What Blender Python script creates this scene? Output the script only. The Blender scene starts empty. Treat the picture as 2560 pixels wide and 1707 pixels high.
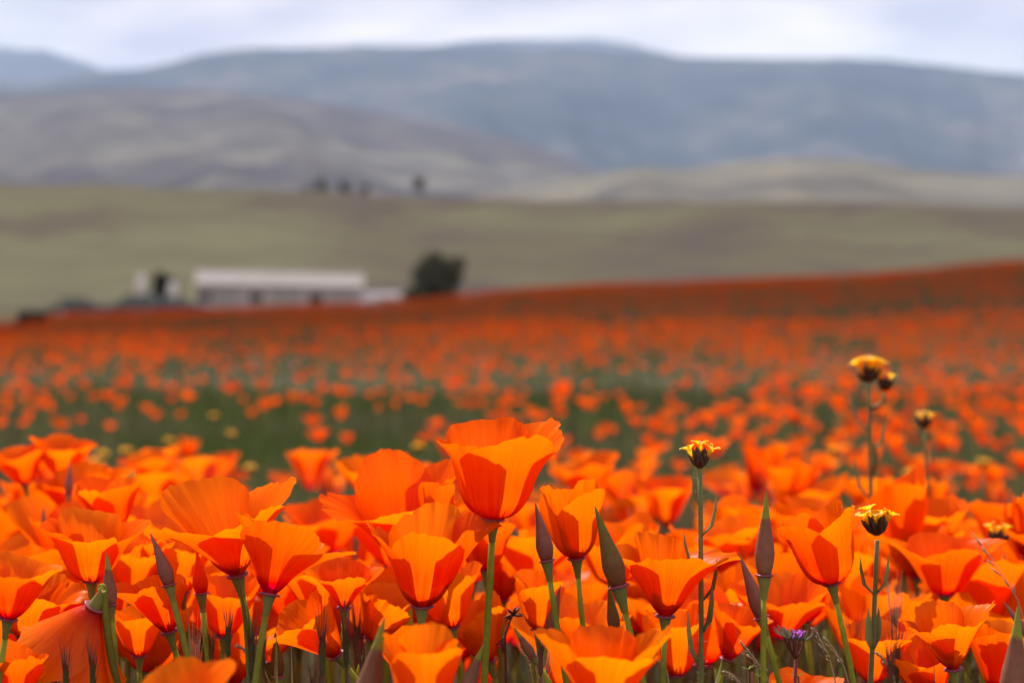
import bpy, math, random
import numpy as np
from mathutils import Matrix, Vector

# ------------------------------------------------------------------ camera, sky, sun, exposure
SC = bpy.context.scene
COL = SC.collection
PI = math.pi
RAD = math.radians
CAM_Z = 0.45                       # eye height above the mound's soil
LENS, SENSOR = 70.0, 36.0
F = LENS / SENSOR * 2560.0         # focal length in photo pixels
HY = 740.0                         # photo row of the true horizon
PITCH = math.atan((853.5 - HY) / F)
cam_d = bpy.data.cameras.new('camera')
cam_d.lens = LENS
cam_d.sensor_width = SENSOR
cam_d.clip_start = 0.02
cam_d.clip_end = 60000
cam_d.dof.use_dof = True
cam_d.dof.focus_distance = 0.905
cam_d.dof.aperture_fstop = 10.0
cam = bpy.data.objects.new('camera', cam_d)
COL.objects.link(cam)
cam.location = (0, 0, CAM_Z)
cam.rotation_euler = (PI / 2 - PITCH, 0, 0)
SC.camera = cam

SUN_EL, SUN_AZ = 53.0, -28.0       # azimuth from +Y (ahead of the camera), negative = to the left
world = bpy.data.worlds.new('World')
SC.world = world
world.use_nodes = True
wn, wl = world.node_tree.nodes, world.node_tree.links
wn.clear()
w_out = wn.new('ShaderNodeOutputWorld')
w_bg = wn.new('ShaderNodeBackground')
w_bg2 = wn.new('ShaderNodeBackground')
w_mix = wn.new('ShaderNodeMixShader')
sky = wn.new('ShaderNodeTexSky')
sky.sky_type = 'NISHITA'
sky.sun_disc = False
sky.sun_elevation = RAD(SUN_EL)
sky.sun_rotation = RAD(SUN_AZ)
w_bg.inputs['Strength'].default_value = 0.05
wl.new(sky.outputs[0], w_bg.inputs['Color'])
w_tc = wn.new('ShaderNodeTexCoord')
w_sep = wn.new('ShaderNodeSeparateXYZ'); wl.new(w_tc.outputs['Generated'], w_sep.inputs[0])
w_z = wn.new('ShaderNodeMath'); w_z.operation = 'ABSOLUTE'; wl.new(w_sep.outputs[2], w_z.inputs[0])
w_za = wn.new('ShaderNodeMath'); w_za.operation = 'ADD'; wl.new(w_z.outputs[0], w_za.inputs[0]); w_za.inputs[1].default_value = 0.10
w_cmb = wn.new('ShaderNodeCombineXYZ')
for k in (0, 1):
    dv = wn.new('ShaderNodeMath'); dv.operation = 'DIVIDE'
    wl.new(w_sep.outputs[k], dv.inputs[0]); wl.new(w_za.outputs[0], dv.inputs[1]); wl.new(dv.outputs[0], w_cmb.inputs[k])
def w_noise(scale, detail, off):
    mp = wn.new('ShaderNodeMapping'); mp.inputs['Location'].default_value = off
    wl.new(w_cmb.outputs[0], mp.inputs['Vector'])
    t = wn.new('ShaderNodeTexNoise'); t.inputs['Scale'].default_value = scale; t.inputs['Detail'].default_value = detail
    wl.new(mp.outputs[0], t.inputs['Vector'])
    return t.outputs['Fac']
def w_ramp(src, stops):
    r = wn.new('ShaderNodeValToRGB'); e = r.color_ramp.elements
    for i, (p, c) in enumerate(stops):
        e[i].position = p; e[i].color = (*c, 1)
    wl.new(src, r.inputs[0])
    return r.outputs[0]
cloud_col = w_ramp(w_noise(1.5, 6.0, (0.3, 1.2, 0.4)), ((0.38, (0.50, 0.485, 0.57)), (0.60, (0.98, 0.89, 0.80))))
cover = w_ramp(w_noise(0.8, 5.0, (2.2, 0.7, 1.1)), ((0.34, (0.5, 0.5, 0.5)), (0.52, (1, 1, 1))))
wl.new(cloud_col, w_bg2.inputs['Color'])
w_bg2.inputs['Strength'].default_value = 0.61
wl.new(cover, w_mix.inputs[0])
wl.new(w_bg.outputs[0], w_mix.inputs[1])
wl.new(w_bg2.outputs[0], w_mix.inputs[2])
wl.new(w_mix.outputs[0], w_out.inputs['Surface'])

sun_d = bpy.data.lights.new('sun', 'SUN')
sun_d.energy = 4.7
sun_d.angle = RAD(0.53)
sun_d.color = (1.0, 0.95, 0.87)
sun = bpy.data.objects.new('sun', sun_d)
COL.objects.link(sun)
to_sun = Vector((math.sin(RAD(SUN_AZ)) * math.cos(RAD(SUN_EL)), math.cos(RAD(SUN_AZ)) * math.cos(RAD(SUN_EL)), math.sin(RAD(SUN_EL))))
sun.rotation_euler = to_sun.to_track_quat('Z', 'Y').to_euler()
sun.location = (0, 0, 30)

SC.view_settings.view_transform = 'Standard'
SC.view_settings.look = 'None'
SC.view_settings.gamma = 1.0
SC.view_settings.use_curve_mapping = False
SC.view_settings.exposure = 1.25
SC.render.engine = 'CYCLES'
cy = SC.cycles
cy.max_bounces = 10
cy.diffuse_bounces = 6
cy.transmission_bounces = 6
cy.glossy_bounces = 2
cy.volume_bounces = 0
cy.use_denoising = True
cy.sample_clamp_indirect = 6.0
cy.caustics_reflective = False
cy.caustics_refractive = False

# ------------------------------------------------------------------ helpers
CP, SP = math.cos(PITCH), math.sin(PITCH)
def P(px, py, d):
    """photo pixel + distance along the view axis -> world point"""
    x = (px - 1280.0) / F * d
    yc = -(py - 853.5) / F * d
    return np.array((x, d * CP + yc * SP, CAM_Z - d * SP + yc * CP))

def sm(a, b, x):
    t = np.clip((np.asarray(x, float) - a) / (b - a), 0, 1)
    return t * t * (3 - 2 * t)

class VN:
    """value noise on a lattice, for terrain and density"""
    def __init__(s, seed, n=256):
        s.g = np.random.RandomState(seed).rand(n, n); s.n = n
    def one(s, x, y):
        xi = np.floor(x).astype(int); yi = np.floor(y).astype(int)
        fx = x - xi; fy = y - yi
        fx = fx * fx * (3 - 2 * fx); fy = fy * fy * (3 - 2 * fy)
        n = s.n; g = s.g
        a = g[xi % n, yi % n]; b = g[(xi + 1) % n, yi % n]
        c = g[xi % n, (yi + 1) % n]; d = g[(xi + 1) % n, (yi + 1) % n]
        return (a * (1 - fx) + b * fx) * (1 - fy) + (c * (1 - fx) + d * fx) * fy
    def __call__(s, x, y, oct=4):
        x = np.asarray(x, float); y = np.asarray(y, float)
        v = 0; a = 0.5; t = 0
        for k in range(oct):
            v = v + a * s.one(x * 2 ** k + 17.3 * k, y * 2 ** k - 9.1 * k); t += a; a *= 0.5
        return v / t

VN1, VN2, VN3 = VN(1), VN(2), VN(3)

def mesh(name, V, Fc, mat, uv=None, smooth=True, mats=None, midx=None, col=None):
    me = bpy.data.meshes.new(name)
    V = np.asarray(V, np.float32)
    if isinstance(Fc, np.ndarray):
        n, k = Fc.shape
        me.vertices.add(len(V)); me.vertices.foreach_set('co', V.ravel())
        me.loops.add(n * k); me.loops.foreach_set('vertex_index', Fc.astype(np.int32).ravel())
        me.polygons.add(n)
        me.polygons.foreach_set('loop_start', np.arange(0, n * k, k, dtype=np.int32))
        me.update(calc_edges=True)
        me.validate()
    else:
        me.from_pydata([tuple(map(float, v)) for v in V], [], [tuple(map(int, f)) for f in Fc])
        me.update()
    if uv is not None:
        lay = me.uv_layers.new(name='UVMap')
        li = np.empty(len(me.loops), np.int32); me.loops.foreach_get('vertex_index', li)
        lay.data.foreach_set('uv', np.asarray(uv, np.float32)[li].ravel())
    if col is not None:
        at = me.color_attributes.new('tint', 'FLOAT_COLOR', 'POINT')
        c4 = np.ones((len(V), 4), np.float32); c4[:, :3] = col
        at.data.foreach_set('color', c4.ravel())
    for m in (mats or [mat]):
        me.materials.append(m)
    if midx is not None:
        me.polygons.foreach_set('material_index', np.asarray(midx, np.int32))
    if smooth:
        me.polygons.foreach_set('use_smooth', np.ones(len(me.polygons), bool))
    return me

def obj(name, me, parent=None, **props):
    o = bpy.data.objects.new(name, me)
    COL.objects.link(o)
    if parent is not None:
        o.parent = parent
    for k, v in props.items():
        if v:
            o[k] = v
    return o

def thing(name, loc, label, cat, group=None, rz=0.0, sc=1.0):
    o = bpy.data.objects.new(name, None)
    COL.objects.link(o)
    o.empty_display_size = 0.02
    o.location = tuple(map(float, loc)); o.rotation_euler = (0, 0, rz); o.scale = (sc, sc, sc)
    o['label'] = label; o['category'] = cat; o['kind'] = 'thing'
    if group:
        o['group'] = group
    return o

def copy_thing(src, loc, rz, sc, label=None, group=None):
    r = src.copy(); COL.objects.link(r)
    r.location = tuple(map(float, loc)); r.rotation_euler = (0, 0, rz); r.scale = (sc, sc, sc)
    if label:
        r['label'] = label
    if group:
        r['group'] = group
    for ch in src.children:
        c = ch.copy(); COL.objects.link(c); c.parent = r
        for g in ch.children:
            e = g.copy(); COL.objects.link(e); e.parent = c
    return r

class MB:
    """collects pieces into one mesh"""
    def __init__(s):
        s.V = []; s.F = []; s.U = []; s.n = 0
    def add(s, V, Fc, uv=None):
        V = np.asarray(V, float)
        s.V.append(V); s.F += [tuple(int(i) + s.n for i in f) for f in Fc]
        s.U.append(np.asarray(uv, float) if uv is not None else np.zeros((len(V), 2)))
        s.n += len(V)
        return s
    def box(s, c, h, rz=0):
        c = np.asarray(c, float); v = []
        for sx in (-1, 1):
            for sy in (-1, 1):
                for sz in (-1, 1):
                    x, y = sx * h[0], sy * h[1]
                    v.append((c[0] + x * math.cos(rz) - y * math.sin(rz), c[1] + x * math.sin(rz) + y * math.cos(rz), c[2] + sz * h[2]))
        return s.add(v, [(0, 1, 3, 2), (4, 6, 7, 5), (0, 4, 5, 1), (2, 3, 7, 6), (0, 2, 6, 4), (1, 5, 7, 3)])
    def tube(s, pts, rad, n=8, rib=0.0, cap=True):
        pts = np.asarray(pts, float); m = len(pts)
        rad = np.broadcast_to(np.asarray(rad, float), (m,))
        T = np.gradient(pts, axis=0); T /= np.linalg.norm(T, axis=1)[:, None] + 1e-12
        ref = np.array((0.13, 1.0, 0.05)) if abs(T[0] @ np.array((0, 1, 0))) < 0.9 else np.array((1.0, 0.1, 0.1))
        V = []; U = []
        for i in range(m):
            a = np.cross(T[i], ref); a /= np.linalg.norm(a); b = np.cross(T[i], a)
            for k in range(n):
                th = 2 * PI * k / n
                r = rad[i] * (1 + (rib if k % 2 else -rib))
                V.append(pts[i] + r * (math.cos(th) * a + math.sin(th) * b)); U.append((k / n, i / (m - 1)))
        Fc = []
        for i in range(m - 1):
            for k in range(n):
                Fc.append((i * n + k, i * n + (k + 1) % n, (i + 1) * n + (k + 1) % n, (i + 1) * n + k))
        if cap:
            Fc.append(tuple(range(n))[::-1]); Fc.append(tuple((m - 1) * n + k for k in range(n)))
        return s.add(V, Fc, U)
    def lathe(s, prof, M=None, n=12, wob=0.0, seed=0):
        """prof: list of (r, z) along local z; M: 4x4 matrix"""
        V = []; U = []; m = len(prof); rs = np.random.RandomState(seed)
        ph = rs.rand() * 6.28
        for i, (r, z) in enumerate(prof):
            for k in range(n):
                th = 2 * PI * k / n
                rr = r * (1 + wob * math.sin(2 * th + ph) + wob * 0.6 * math.sin(5 * th + ph * 2))
                V.append((rr * math.cos(th), rr * math.sin(th), z)); U.append((k / n, i / (m - 1)))
        Fc = []
        for i in range(m - 1):
            for k in range(n):
                Fc.append((i * n + k, i * n + (k + 1) % n, (i + 1) * n + (k + 1) % n, (i + 1) * n + k))
        V = np.asarray(V)
        if M is not None:
            V = V @ np.asarray(M)[:3, :3].T + np.asarray(M)[:3, 3]
        return s.add(V, Fc, U)
    def blade(s, pts, w, fold=0.35, side=None):
        """a folded leaf strip along pts with width array w"""
        pts = np.asarray(pts, float); m = len(pts)
        w = np.broadcast_to(np.asarray(w, float), (m,))
        T = np.gradient(pts, axis=0); T /= np.linalg.norm(T, axis=1)[:, None] + 1e-12
        side = np.asarray(side if side is not None else (1.0, 0.2, 0.0), float)
        V = []; U = []
        for i in range(m):
            a = side - T[i] * (side @ T[i]); a /= np.linalg.norm(a) + 1e-12
            b = np.cross(T[i], a)
            for k, sd in enumerate((-1, 0, 1)):
                V.append(pts[i] + a * sd * w[i] / 2 + b * abs(sd) * w[i] * fold); U.append((k / 2, i / (m - 1)))
        Fc = []
        for i in range(m - 1):
            for k in range(2):
                Fc.append((i * 3 + k, i * 3 + k + 1, i * 3 + k + 4, i * 3 + k + 3))
        return s.add(V, Fc, U)
    def mesh(s, name, mat, smooth=True):
        return mesh(name, np.concatenate(s.V), s.F, mat, uv=np.concatenate(s.U), smooth=smooth)

def bez(p0, p1, p2, n):
    t = np.linspace(0, 1, n)[:, None]
    return (1 - t) ** 2 * np.asarray(p0) + 2 * t * (1 - t) * np.asarray(p1) + t * t * np.asarray(p2)

# ------------------------------------------------------------------ materials
def new_mat(name):
    m = bpy.data.materials.new(name); m.use_nodes = True
    m.node_tree.nodes.clear()
    return m, m.node_tree.nodes, m.node_tree.links

def ramp(n, l, src, stops):
    r = n.new('ShaderNodeValToRGB')
    els = r.color_ramp.elements
    while len(els) > 1:
        els.remove(els[-1])
    els[0].position = stops[0][0]; els[0].color = (*stops[0][1], 1)
    for p, c in stops[1:]:
        e = els.new(p); e.color = (*c, 1)
    l.new(src, r.inputs[0])
    return r.outputs[0]

def mixc(n, l, fac, a, b, mode='MIX'):
    m = n.new('ShaderNodeMix'); m.data_type = 'RGBA'; m.blend_type = mode
    for s, v in ((m.inputs[0], fac), (m.inputs[6], a), (m.inputs[7], b)):
        if hasattr(v, 'is_output'):
            l.new(v, s)
        elif isinstance(v, (int, float)):
            s.default_value = v
        else:
            s.default_value = (*v, 1)
    return m.outputs[2]

def math_n(n, l, op, a, b=0.0):
    m = n.new('ShaderNodeMath'); m.operation = op
    for s, v in ((m.inputs[0], a), (m.inputs[1], b)):
        if hasattr(v, 'is_output'):
            l.new(v, s)
        else:
            s.default_value = v
    return m.outputs[0]

def noise_n(n, l, vec, scale, detail=3, rough=0.5):
    t = n.new('ShaderNodeTexNoise')
    t.inputs['Scale'].default_value = scale; t.inputs['Detail'].default_value = detail; t.inputs['Roughness'].default_value = rough
    if vec is not None:
        l.new(vec, t.inputs['Vector'])
    return t.outputs['Fac']

def leafy(n, l, color, trans=0.5, rough=0.4, spec=0.35, normal=None, tcolor=None, graze=0.30):
    """thin leaf or petal: diffuse + translucent + a satin surface"""
    out = n.new('ShaderNodeOutputMaterial')
    df = n.new('ShaderNodeBsdfDiffuse'); tr = n.new('ShaderNodeBsdfTranslucent'); gl = n.new('ShaderNodeBsdfGlossy')
    gl.inputs['Roughness'].default_value = rough
    fr = n.new('ShaderNodeLayerWeight'); fr.inputs['Blend'].default_value = 0.5
    m1 = n.new('ShaderNodeMixShader'); m2 = n.new('ShaderNodeMixShader')
    m1.inputs[0].default_value = trans
    for s, v in ((df, color), (tr, tcolor if tcolor is not None else color)):
        if hasattr(v, 'is_output'):
            l.new(v, s.inputs['Color'])
        else:
            s.inputs['Color'].default_value = (*v, 1)
    if normal is not None:
        for s in (df, tr, gl):
            l.new(normal, s.inputs['Normal'])
        l.new(normal, fr.inputs['Normal'])
    l.new(df.outputs[0], m1.inputs[1]); l.new(tr.outputs[0], m1.inputs[2])
    f = math_n(n, l, 'POWER', fr.outputs['Facing'], 4.0)
    f = math_n(n, l, 'MULTIPLY', math_n(n, l, 'ADD', math_n(n, l, 'MULTIPLY', f, graze), 0.035), spec)
    l.new(f, m2.inputs[0]); l.new(m1.outputs[0], m2.inputs[1]); l.new(gl.outputs[0], m2.inputs[2])
    l.new(m2.outputs[0], out.inputs['Surface'])

def petal_material(name, warm=0.0, tint=False, gloss=0.13):
    m, n, l = new_mat(name)
    uv = n.new('ShaderNodeUVMap'); sep = n.new('ShaderNodeSeparateXYZ'); l.new(uv.outputs[0], sep.inputs[0])
    oi = n.new('ShaderNodeObjectInfo')
    cmb = n.new('ShaderNodeCombineXYZ')
    l.new(math_n(n, l, 'MULTIPLY', sep.outputs[0], 34.0), cmb.inputs[0])
    l.new(math_n(n, l, 'MULTIPLY', sep.outputs[1], 1.6), cmb.inputs[1])
    l.new(math_n(n, l, 'MULTIPLY', oi.outputs['Random'], 60.0), cmb.inputs[2])
    st = noise_n(n, l, cmb.outputs[0], 1.0, 4, 0.6)
    stf = ramp(n, l, st, [(0.3, (0, 0, 0)), (0.7, (1, 1, 1))])
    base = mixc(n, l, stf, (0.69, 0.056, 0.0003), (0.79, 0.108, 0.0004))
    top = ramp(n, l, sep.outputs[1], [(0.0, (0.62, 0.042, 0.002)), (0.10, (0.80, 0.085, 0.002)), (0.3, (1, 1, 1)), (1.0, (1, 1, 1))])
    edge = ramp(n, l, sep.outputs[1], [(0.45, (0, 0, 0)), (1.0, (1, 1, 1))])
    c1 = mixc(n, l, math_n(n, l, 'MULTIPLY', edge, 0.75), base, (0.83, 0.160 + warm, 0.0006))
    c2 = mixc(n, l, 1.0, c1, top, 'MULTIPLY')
    hv = n.new('ShaderNodeHueSaturation')
    l.new(c2, hv.inputs['Color'])
    h = math_n(n, l, 'ADD', math_n(n, l, 'MULTIPLY', oi.outputs['Random'], 0.016), 0.490)
    l.new(h, hv.inputs['Hue'])
    col = hv.outputs[0]
    if tint:
        at = n.new('ShaderNodeAttribute'); at.attribute_name = 'tint'
        col = mixc(n, l, 1.0, col, at.outputs['Color'], 'MULTIPLY')
    bp = n.new('ShaderNodeBump'); bp.inputs['Strength'].default_value = 0.55; bp.inputs['Distance'].default_value = 0.0007
    l.new(st, bp.inputs['Height'])
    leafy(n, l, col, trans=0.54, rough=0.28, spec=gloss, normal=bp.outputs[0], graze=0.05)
    return m

def ramp_leaf(name, stops, axis=1, trans=0.25, rough=0.5, spec=0.4, var=0.25, nscale=300.0, bump=0.2):
    m, n, l = new_mat(name)
    uv = n.new('ShaderNodeUVMap'); sep = n.new('ShaderNodeSeparateXYZ'); l.new(uv.outputs[0], sep.inputs[0])
    tc = n.new('ShaderNodeTexCoord')
    nz = noise_n(n, l, tc.outputs['Object'], nscale, 3)
    src = math_n(n, l, 'ADD', sep.outputs[axis], math_n(n, l, 'MULTIPLY', math_n(n, l, 'SUBTRACT', nz, 0.5), 0.10))
    c = ramp(n, l, src, stops)
    oi = n.new('ShaderNodeObjectInfo')
    v = math_n(n, l, 'ADD', math_n(n, l, 'MULTIPLY', oi.outputs['Random'], var), 1 - var / 2)
    v = math_n(n, l, 'MULTIPLY', v, math_n(n, l, 'ADD', math_n(n, l, 'MULTIPLY', nz, 0.6), 0.7))
    hv = n.new('ShaderNodeHueSaturation'); l.new(c, hv.inputs['Color']); l.new(v, hv.inputs['Value'])
    bp = n.new('ShaderNodeBump'); bp.inputs['Strength'].default_value = bump; bp.inputs['Distance'].default_value = 0.0004
    l.new(nz, bp.inputs['Height'])
    leafy(n, l, hv.outputs[0], trans, rough, spec, bp.outputs[0])
    return m

def tint_leaf(name, trans=0.35, rough=0.6, spec=0.05):
    m, n, l = new_mat(name)
    at = n.new('ShaderNodeAttribute'); at.attribute_name = 'tint'
    leafy(n, l, at.outputs['Color'], trans, rough, spec)
    return m

def solid(name, color, rough=0.7, spec=0.3, nscale=3.0, var=0.25, metal=0.0, bump=0.0):
    m, n, l = new_mat(name)
    out = n.new('ShaderNodeOutputMaterial'); b = n.new('ShaderNodeBsdfPrincipled')
    tc = n.new('ShaderNodeTexCoord')
    nz = noise_n(n, l, tc.outputs['Object'], nscale, 4, 0.6)
    v = math_n(n, l, 'ADD', math_n(n, l, 'MULTIPLY', nz, var * 2), 1 - var)
    hv = n.new('ShaderNodeHueSaturation'); hv.inputs['Color'].default_value = (*color, 1); l.new(v, hv.inputs['Value'])
    l.new(hv.outputs[0], b.inputs['Base Color'])
    b.inputs['Roughness'].default_value = rough; b.inputs['Specular IOR Level'].default_value = spec; b.inputs['Metallic'].default_value = metal
    if bump:
        bp = n.new('ShaderNodeBump'); bp.inputs['Strength'].default_value = bump
        l.new(nz, bp.inputs['Height']); l.new(bp.outputs[0], b.inputs['Normal'])
    l.new(b.outputs[0], out.inputs['Surface'])
    return m

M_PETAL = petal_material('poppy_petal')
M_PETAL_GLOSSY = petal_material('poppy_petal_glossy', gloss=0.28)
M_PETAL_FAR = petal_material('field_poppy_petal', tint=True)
M_STEM = ramp_leaf('poppy_stem', [(0.0, (0.14, 0.09, 0.04)), (0.35, (0.23, 0.22, 0.035)), (1.0, (0.29, 0.30, 0.05))], trans=0.5, rough=0.5, spec=0.12)
M_CONE = ramp_leaf('receptacle_green', [(0.0, (0.24, 0.25, 0.06)), (1.0, (0.26, 0.24, 0.08))], trans=0.45, rough=0.5, spec=0.25)
M_RIM = ramp_leaf('rim_red', [(0.0, (0.22, 0.07, 0.09)), (1.0, (0.30, 0.05, 0.09))], trans=0.25, rough=0.35)
M_STAMEN = ramp_leaf('stamen_yellow', [(0.0, (0.75, 0.25, 0.01)), (1.0, (0.80, 0.38, 0.02))], trans=0.3)
M_BUD = ramp_leaf('bud_skin', [(0.0, (0.30, 0.16, 0.07)), (0.25, (0.29, 0.125, 0.085)), (0.64, (0.22, 0.10, 0.065)), (0.68, (0.27, 0.27, 0.05)), (0.92, (0.24, 0.22, 0.05)), (1.0, (0.25, 0.05, 0.05))], trans=0.38, rough=0.4, spec=0.14)
M_BUD_GREEN = ramp_leaf('bud_skin_green', [(0.0, (0.26, 0.07, 0.035)), (0.35, (0.20, 0.10, 0.045)), (0.7, (0.17, 0.14, 0.04)), (0.94, (0.20, 0.21, 0.04)), (1.0, (0.18, 0.03, 0.03))], trans=0.42, rough=0.4, spec=0.12)
M_BUD_PURPLE = ramp_leaf('bud_skin_purple', [(0.0, (0.25, 0.08, 0.055)), (0.5, (0.25, 0.095, 0.075)), (1.0, (0.30, 0.15, 0.12))], trans=0.28, rough=0.4, spec=0.16)
M_GRASS = tint_leaf('grass_blade')
M_FOX = ramp_leaf('foxtail_green', [(0.0, (0.07, 0.09, 0.025)), (0.6, (0.08, 0.085, 0.03)), (1.0, (0.12, 0.06, 0.045))], trans=0.3)
M_AWN = ramp_leaf('awn_red', [(0.0, (0.12, 0.06, 0.035)), (1.0, (0.22, 0.08, 0.06))], trans=0.3)
M_STRAW = ramp_leaf('dry_straw', [(0.0, (0.20, 0.10, 0.07)), (0.5, (0.42, 0.31, 0.20)), (1.0, (0.52, 0.42, 0.30))], trans=0.35)
M_LEAF = ramp_leaf('grass_leaf_green', [(0.0, (0.12, 0.15, 0.03)), (0.7, (0.10, 0.14, 0.025)), (1.0, (0.12, 0.06, 0.03))], trans=0.45)
M_FID_STEM = ramp_leaf('fiddleneck_stem', [(0.0, (0.10, 0.08, 0.03)), (1.0, (0.15, 0.16, 0.06))], trans=0.2)
M_FID_DARK = ramp_leaf('fiddleneck_calyx', [(0.0, (0.05, 0.035, 0.015)), (1.0, (0.055, 0.022, 0.012))], trans=0.15)
M_FID_YEL = ramp_leaf('fiddleneck_flower', [(0.0, (0.75, 0.22, 0.005)), (0.35, (0.78, 0.36, 0.006)), (1.0, (0.85, 0.48, 0.006))], trans=0.6)
M_HAIR = ramp_leaf('pale_hair', [(0.0, (0.45, 0.42, 0.33)), (1.0, (0.6, 0.57, 0.48))], trans=0.5)
M_MAROON = ramp_leaf('maroon_stem', [(0.0, (0.09, 0.025, 0.02)), (1.0, (0.14, 0.03, 0.03))], trans=0.15)
M_PURPLE = ramp_leaf('purple_petal', [(0.0, (0.25, 0.04, 0.35)), (1.0, (0.42, 0.10, 0.55))], trans=0.45)
M_SEPAL = ramp_leaf('sepal_grey_green', [(0.0, (0.12, 0.13, 0.07)), (0.75, (0.17, 0.14, 0.09)), (1.0, (0.25, 0.05, 0.08))], trans=0.25)

# ground: dry soil, moss and litter between plants
def ground_material():
    m, n, l = new_mat('ground_soil_and_litter')
    out = n.new('ShaderNodeOutputMaterial'); b = n.new('ShaderNodeBsdfPrincipled')
    geo = n.new('ShaderNodeNewGeometry')
    a = noise_n(n, l, geo.outputs['Position'], 0.9, 5, 0.6)
    f = noise_n(n, l, geo.outputs['Position'], 60.0, 4, 0.65)
    big = noise_n(n, l, geo.outputs['Position'], 0.02, 4, 0.55)
    c = ramp(n, l, a, [(0.3, (0.060, 0.046, 0.030)), (0.5, (0.050, 0.052, 0.022)), (0.7, (0.036, 0.050, 0.014))])
    c = mixc(n, l, math_n(n, l, 'MULTIPLY', f, 0.45), c, (0.085, 0.066, 0.042))
    far = ramp(n, l, big, [(0.38, (0.12, 0.14, 0.05)), (0.52, (0.20, 0.17, 0.09)), (0.66, (0.15, 0.15, 0.07))])
    ln = n.new('ShaderNodeVectorMath'); ln.operation = 'LENGTH'; l.new(geo.outputs['Position'], ln.inputs[0])
    mr = n.new('ShaderNodeMapRange'); mr.inputs[1].default_value = 60; mr.inputs[2].default_value = 110
    l.new(ln.outputs['Value'], mr.inputs[0])
    c = mixc(n, l, mr.outputs[0], c, far)
    l.new(c, b.inputs['Base Color'])
    b.inputs['Roughness'].default_value = 0.95; b.inputs['Specular IOR Level'].default_value = 0.1
    bp = n.new('ShaderNodeBump'); bp.inputs['Strength'].default_value = 0.5; bp.inputs['Distance'].default_value = 0.01
    l.new(f, bp.inputs['Height']); l.new(bp.outputs[0], b.inputs['Normal'])
    l.new(b.outputs[0], out.inputs['Surface'])
    return m

def hill_material(name, c0, c1, c2, scale, stretch=(1, 1, 1), fine=4.0, pos=(0.36, 0.5, 0.64), bump=0.0):
    m, n, l = new_mat(name)
    out = n.new('ShaderNodeOutputMaterial'); b = n.new('ShaderNodeBsdfPrincipled')
    geo = n.new('ShaderNodeNewGeometry')
    mp = n.new('ShaderNodeMapping'); mp.inputs['Scale'].default_value = stretch; mp.inputs['Rotation'].default_value = (0, 0, 0.5)
    l.new(geo.outputs['Position'], mp.inputs['Vector'])
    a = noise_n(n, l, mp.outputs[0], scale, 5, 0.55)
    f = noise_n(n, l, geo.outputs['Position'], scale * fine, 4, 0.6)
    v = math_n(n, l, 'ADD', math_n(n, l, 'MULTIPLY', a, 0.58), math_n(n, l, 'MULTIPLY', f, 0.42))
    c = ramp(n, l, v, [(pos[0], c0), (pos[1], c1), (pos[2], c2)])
    l.new(c, b.inputs['Base Color'])
    b.inputs['Roughness'].default_value = 1.0; b.inputs['Specular IOR Level'].default_value = 0.0
    l.new(b.outputs[0], out.inputs['Surface'])
    return m

# ------------------------------------------------------------------ ground and hills
# soil height relative to the eye along the view, from how far the flower tops stand below the horizon
GD = np.array([-6, 0.5, 1.2, 1.9, 2.6, 3.6, 5.0, 8, 12, 20, 35, 52, 60, 68, 80, 110, 165, 220, 400, 30000.])
GZ = np.array([-.43, -.42, -.42, -.445, -.51, -.595, -.645, -.675, -.68, -.67, -.65, -.64, -.64, -.70, -.95, -1.4, -1.6, -1.6, -2.5, -2.5])
def ground_z(x, y):
    x = np.asarray(x, float); y = np.asarray(y, float)
    z = np.interp(y, GD, GZ)
    ang = x / np.maximum(y, 4.0)
    # the field swells up towards the right
    rise = np.interp(ang, [-0.40, -0.257, -0.224, -0.148, -0.049, -0.006, 0.049, 0.18, 0.246, 0.45], [-.42, -.38, -.12, 0, 0.27, 0.56, 0.73, 0.99, 1.34, 1.7])
    z = z + rise * sm(9, 58, y) * (1 - sm(85, 200, y))
    z = z + (VN1(x * 0.8 + 40, y * 0.8 + 40, 3) - 0.5) * 0.07 * sm(2.5, 6, y) * (1 - sm(45, 75, y))
    z = z + (VN2(x * 2.5 + 40, y * 2.5 + 40, 3) - 0.5) * 0.03
    z = z + (VN3(x * 0.03 + 40, y * 0.03 + 40, 3) - 0.5) * 1.2 * sm(120, 400, y)
    return z + CAM_Z

def grid_faces(nr, nc):
    i = np.arange(nr - 1)[:, None] * nc + np.arange(nc - 1)[None, :]
    return np.stack([i, i + 1, i + nc + 1, i + nc], -1).reshape(-1, 4)

gy = np.concatenate([np.linspace(-6, 0.3, 12), np.geomspace(0.34, 90, 170) , np.geomspace(95, 21000, 46)])
gu = np.linspace(-1, 1, 141); gu = gu * 0.35 + gu ** 3 * 0.65
gw = 4.0 + np.maximum(gy, 0) * 0.55
GX = gu[None, :] * gw[:, None]; GY = np.repeat(gy[:, None], len(gu), 1)
gV = np.stack([GX, GY, ground_z(GX, GY)], -1).reshape(-1, 3)
obj('ground', mesh('ground', gV, grid_faces(len(gy), len(gu)), ground_material()), kind='structure', label='dry soil of the poppy field running out to the valley')

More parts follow.
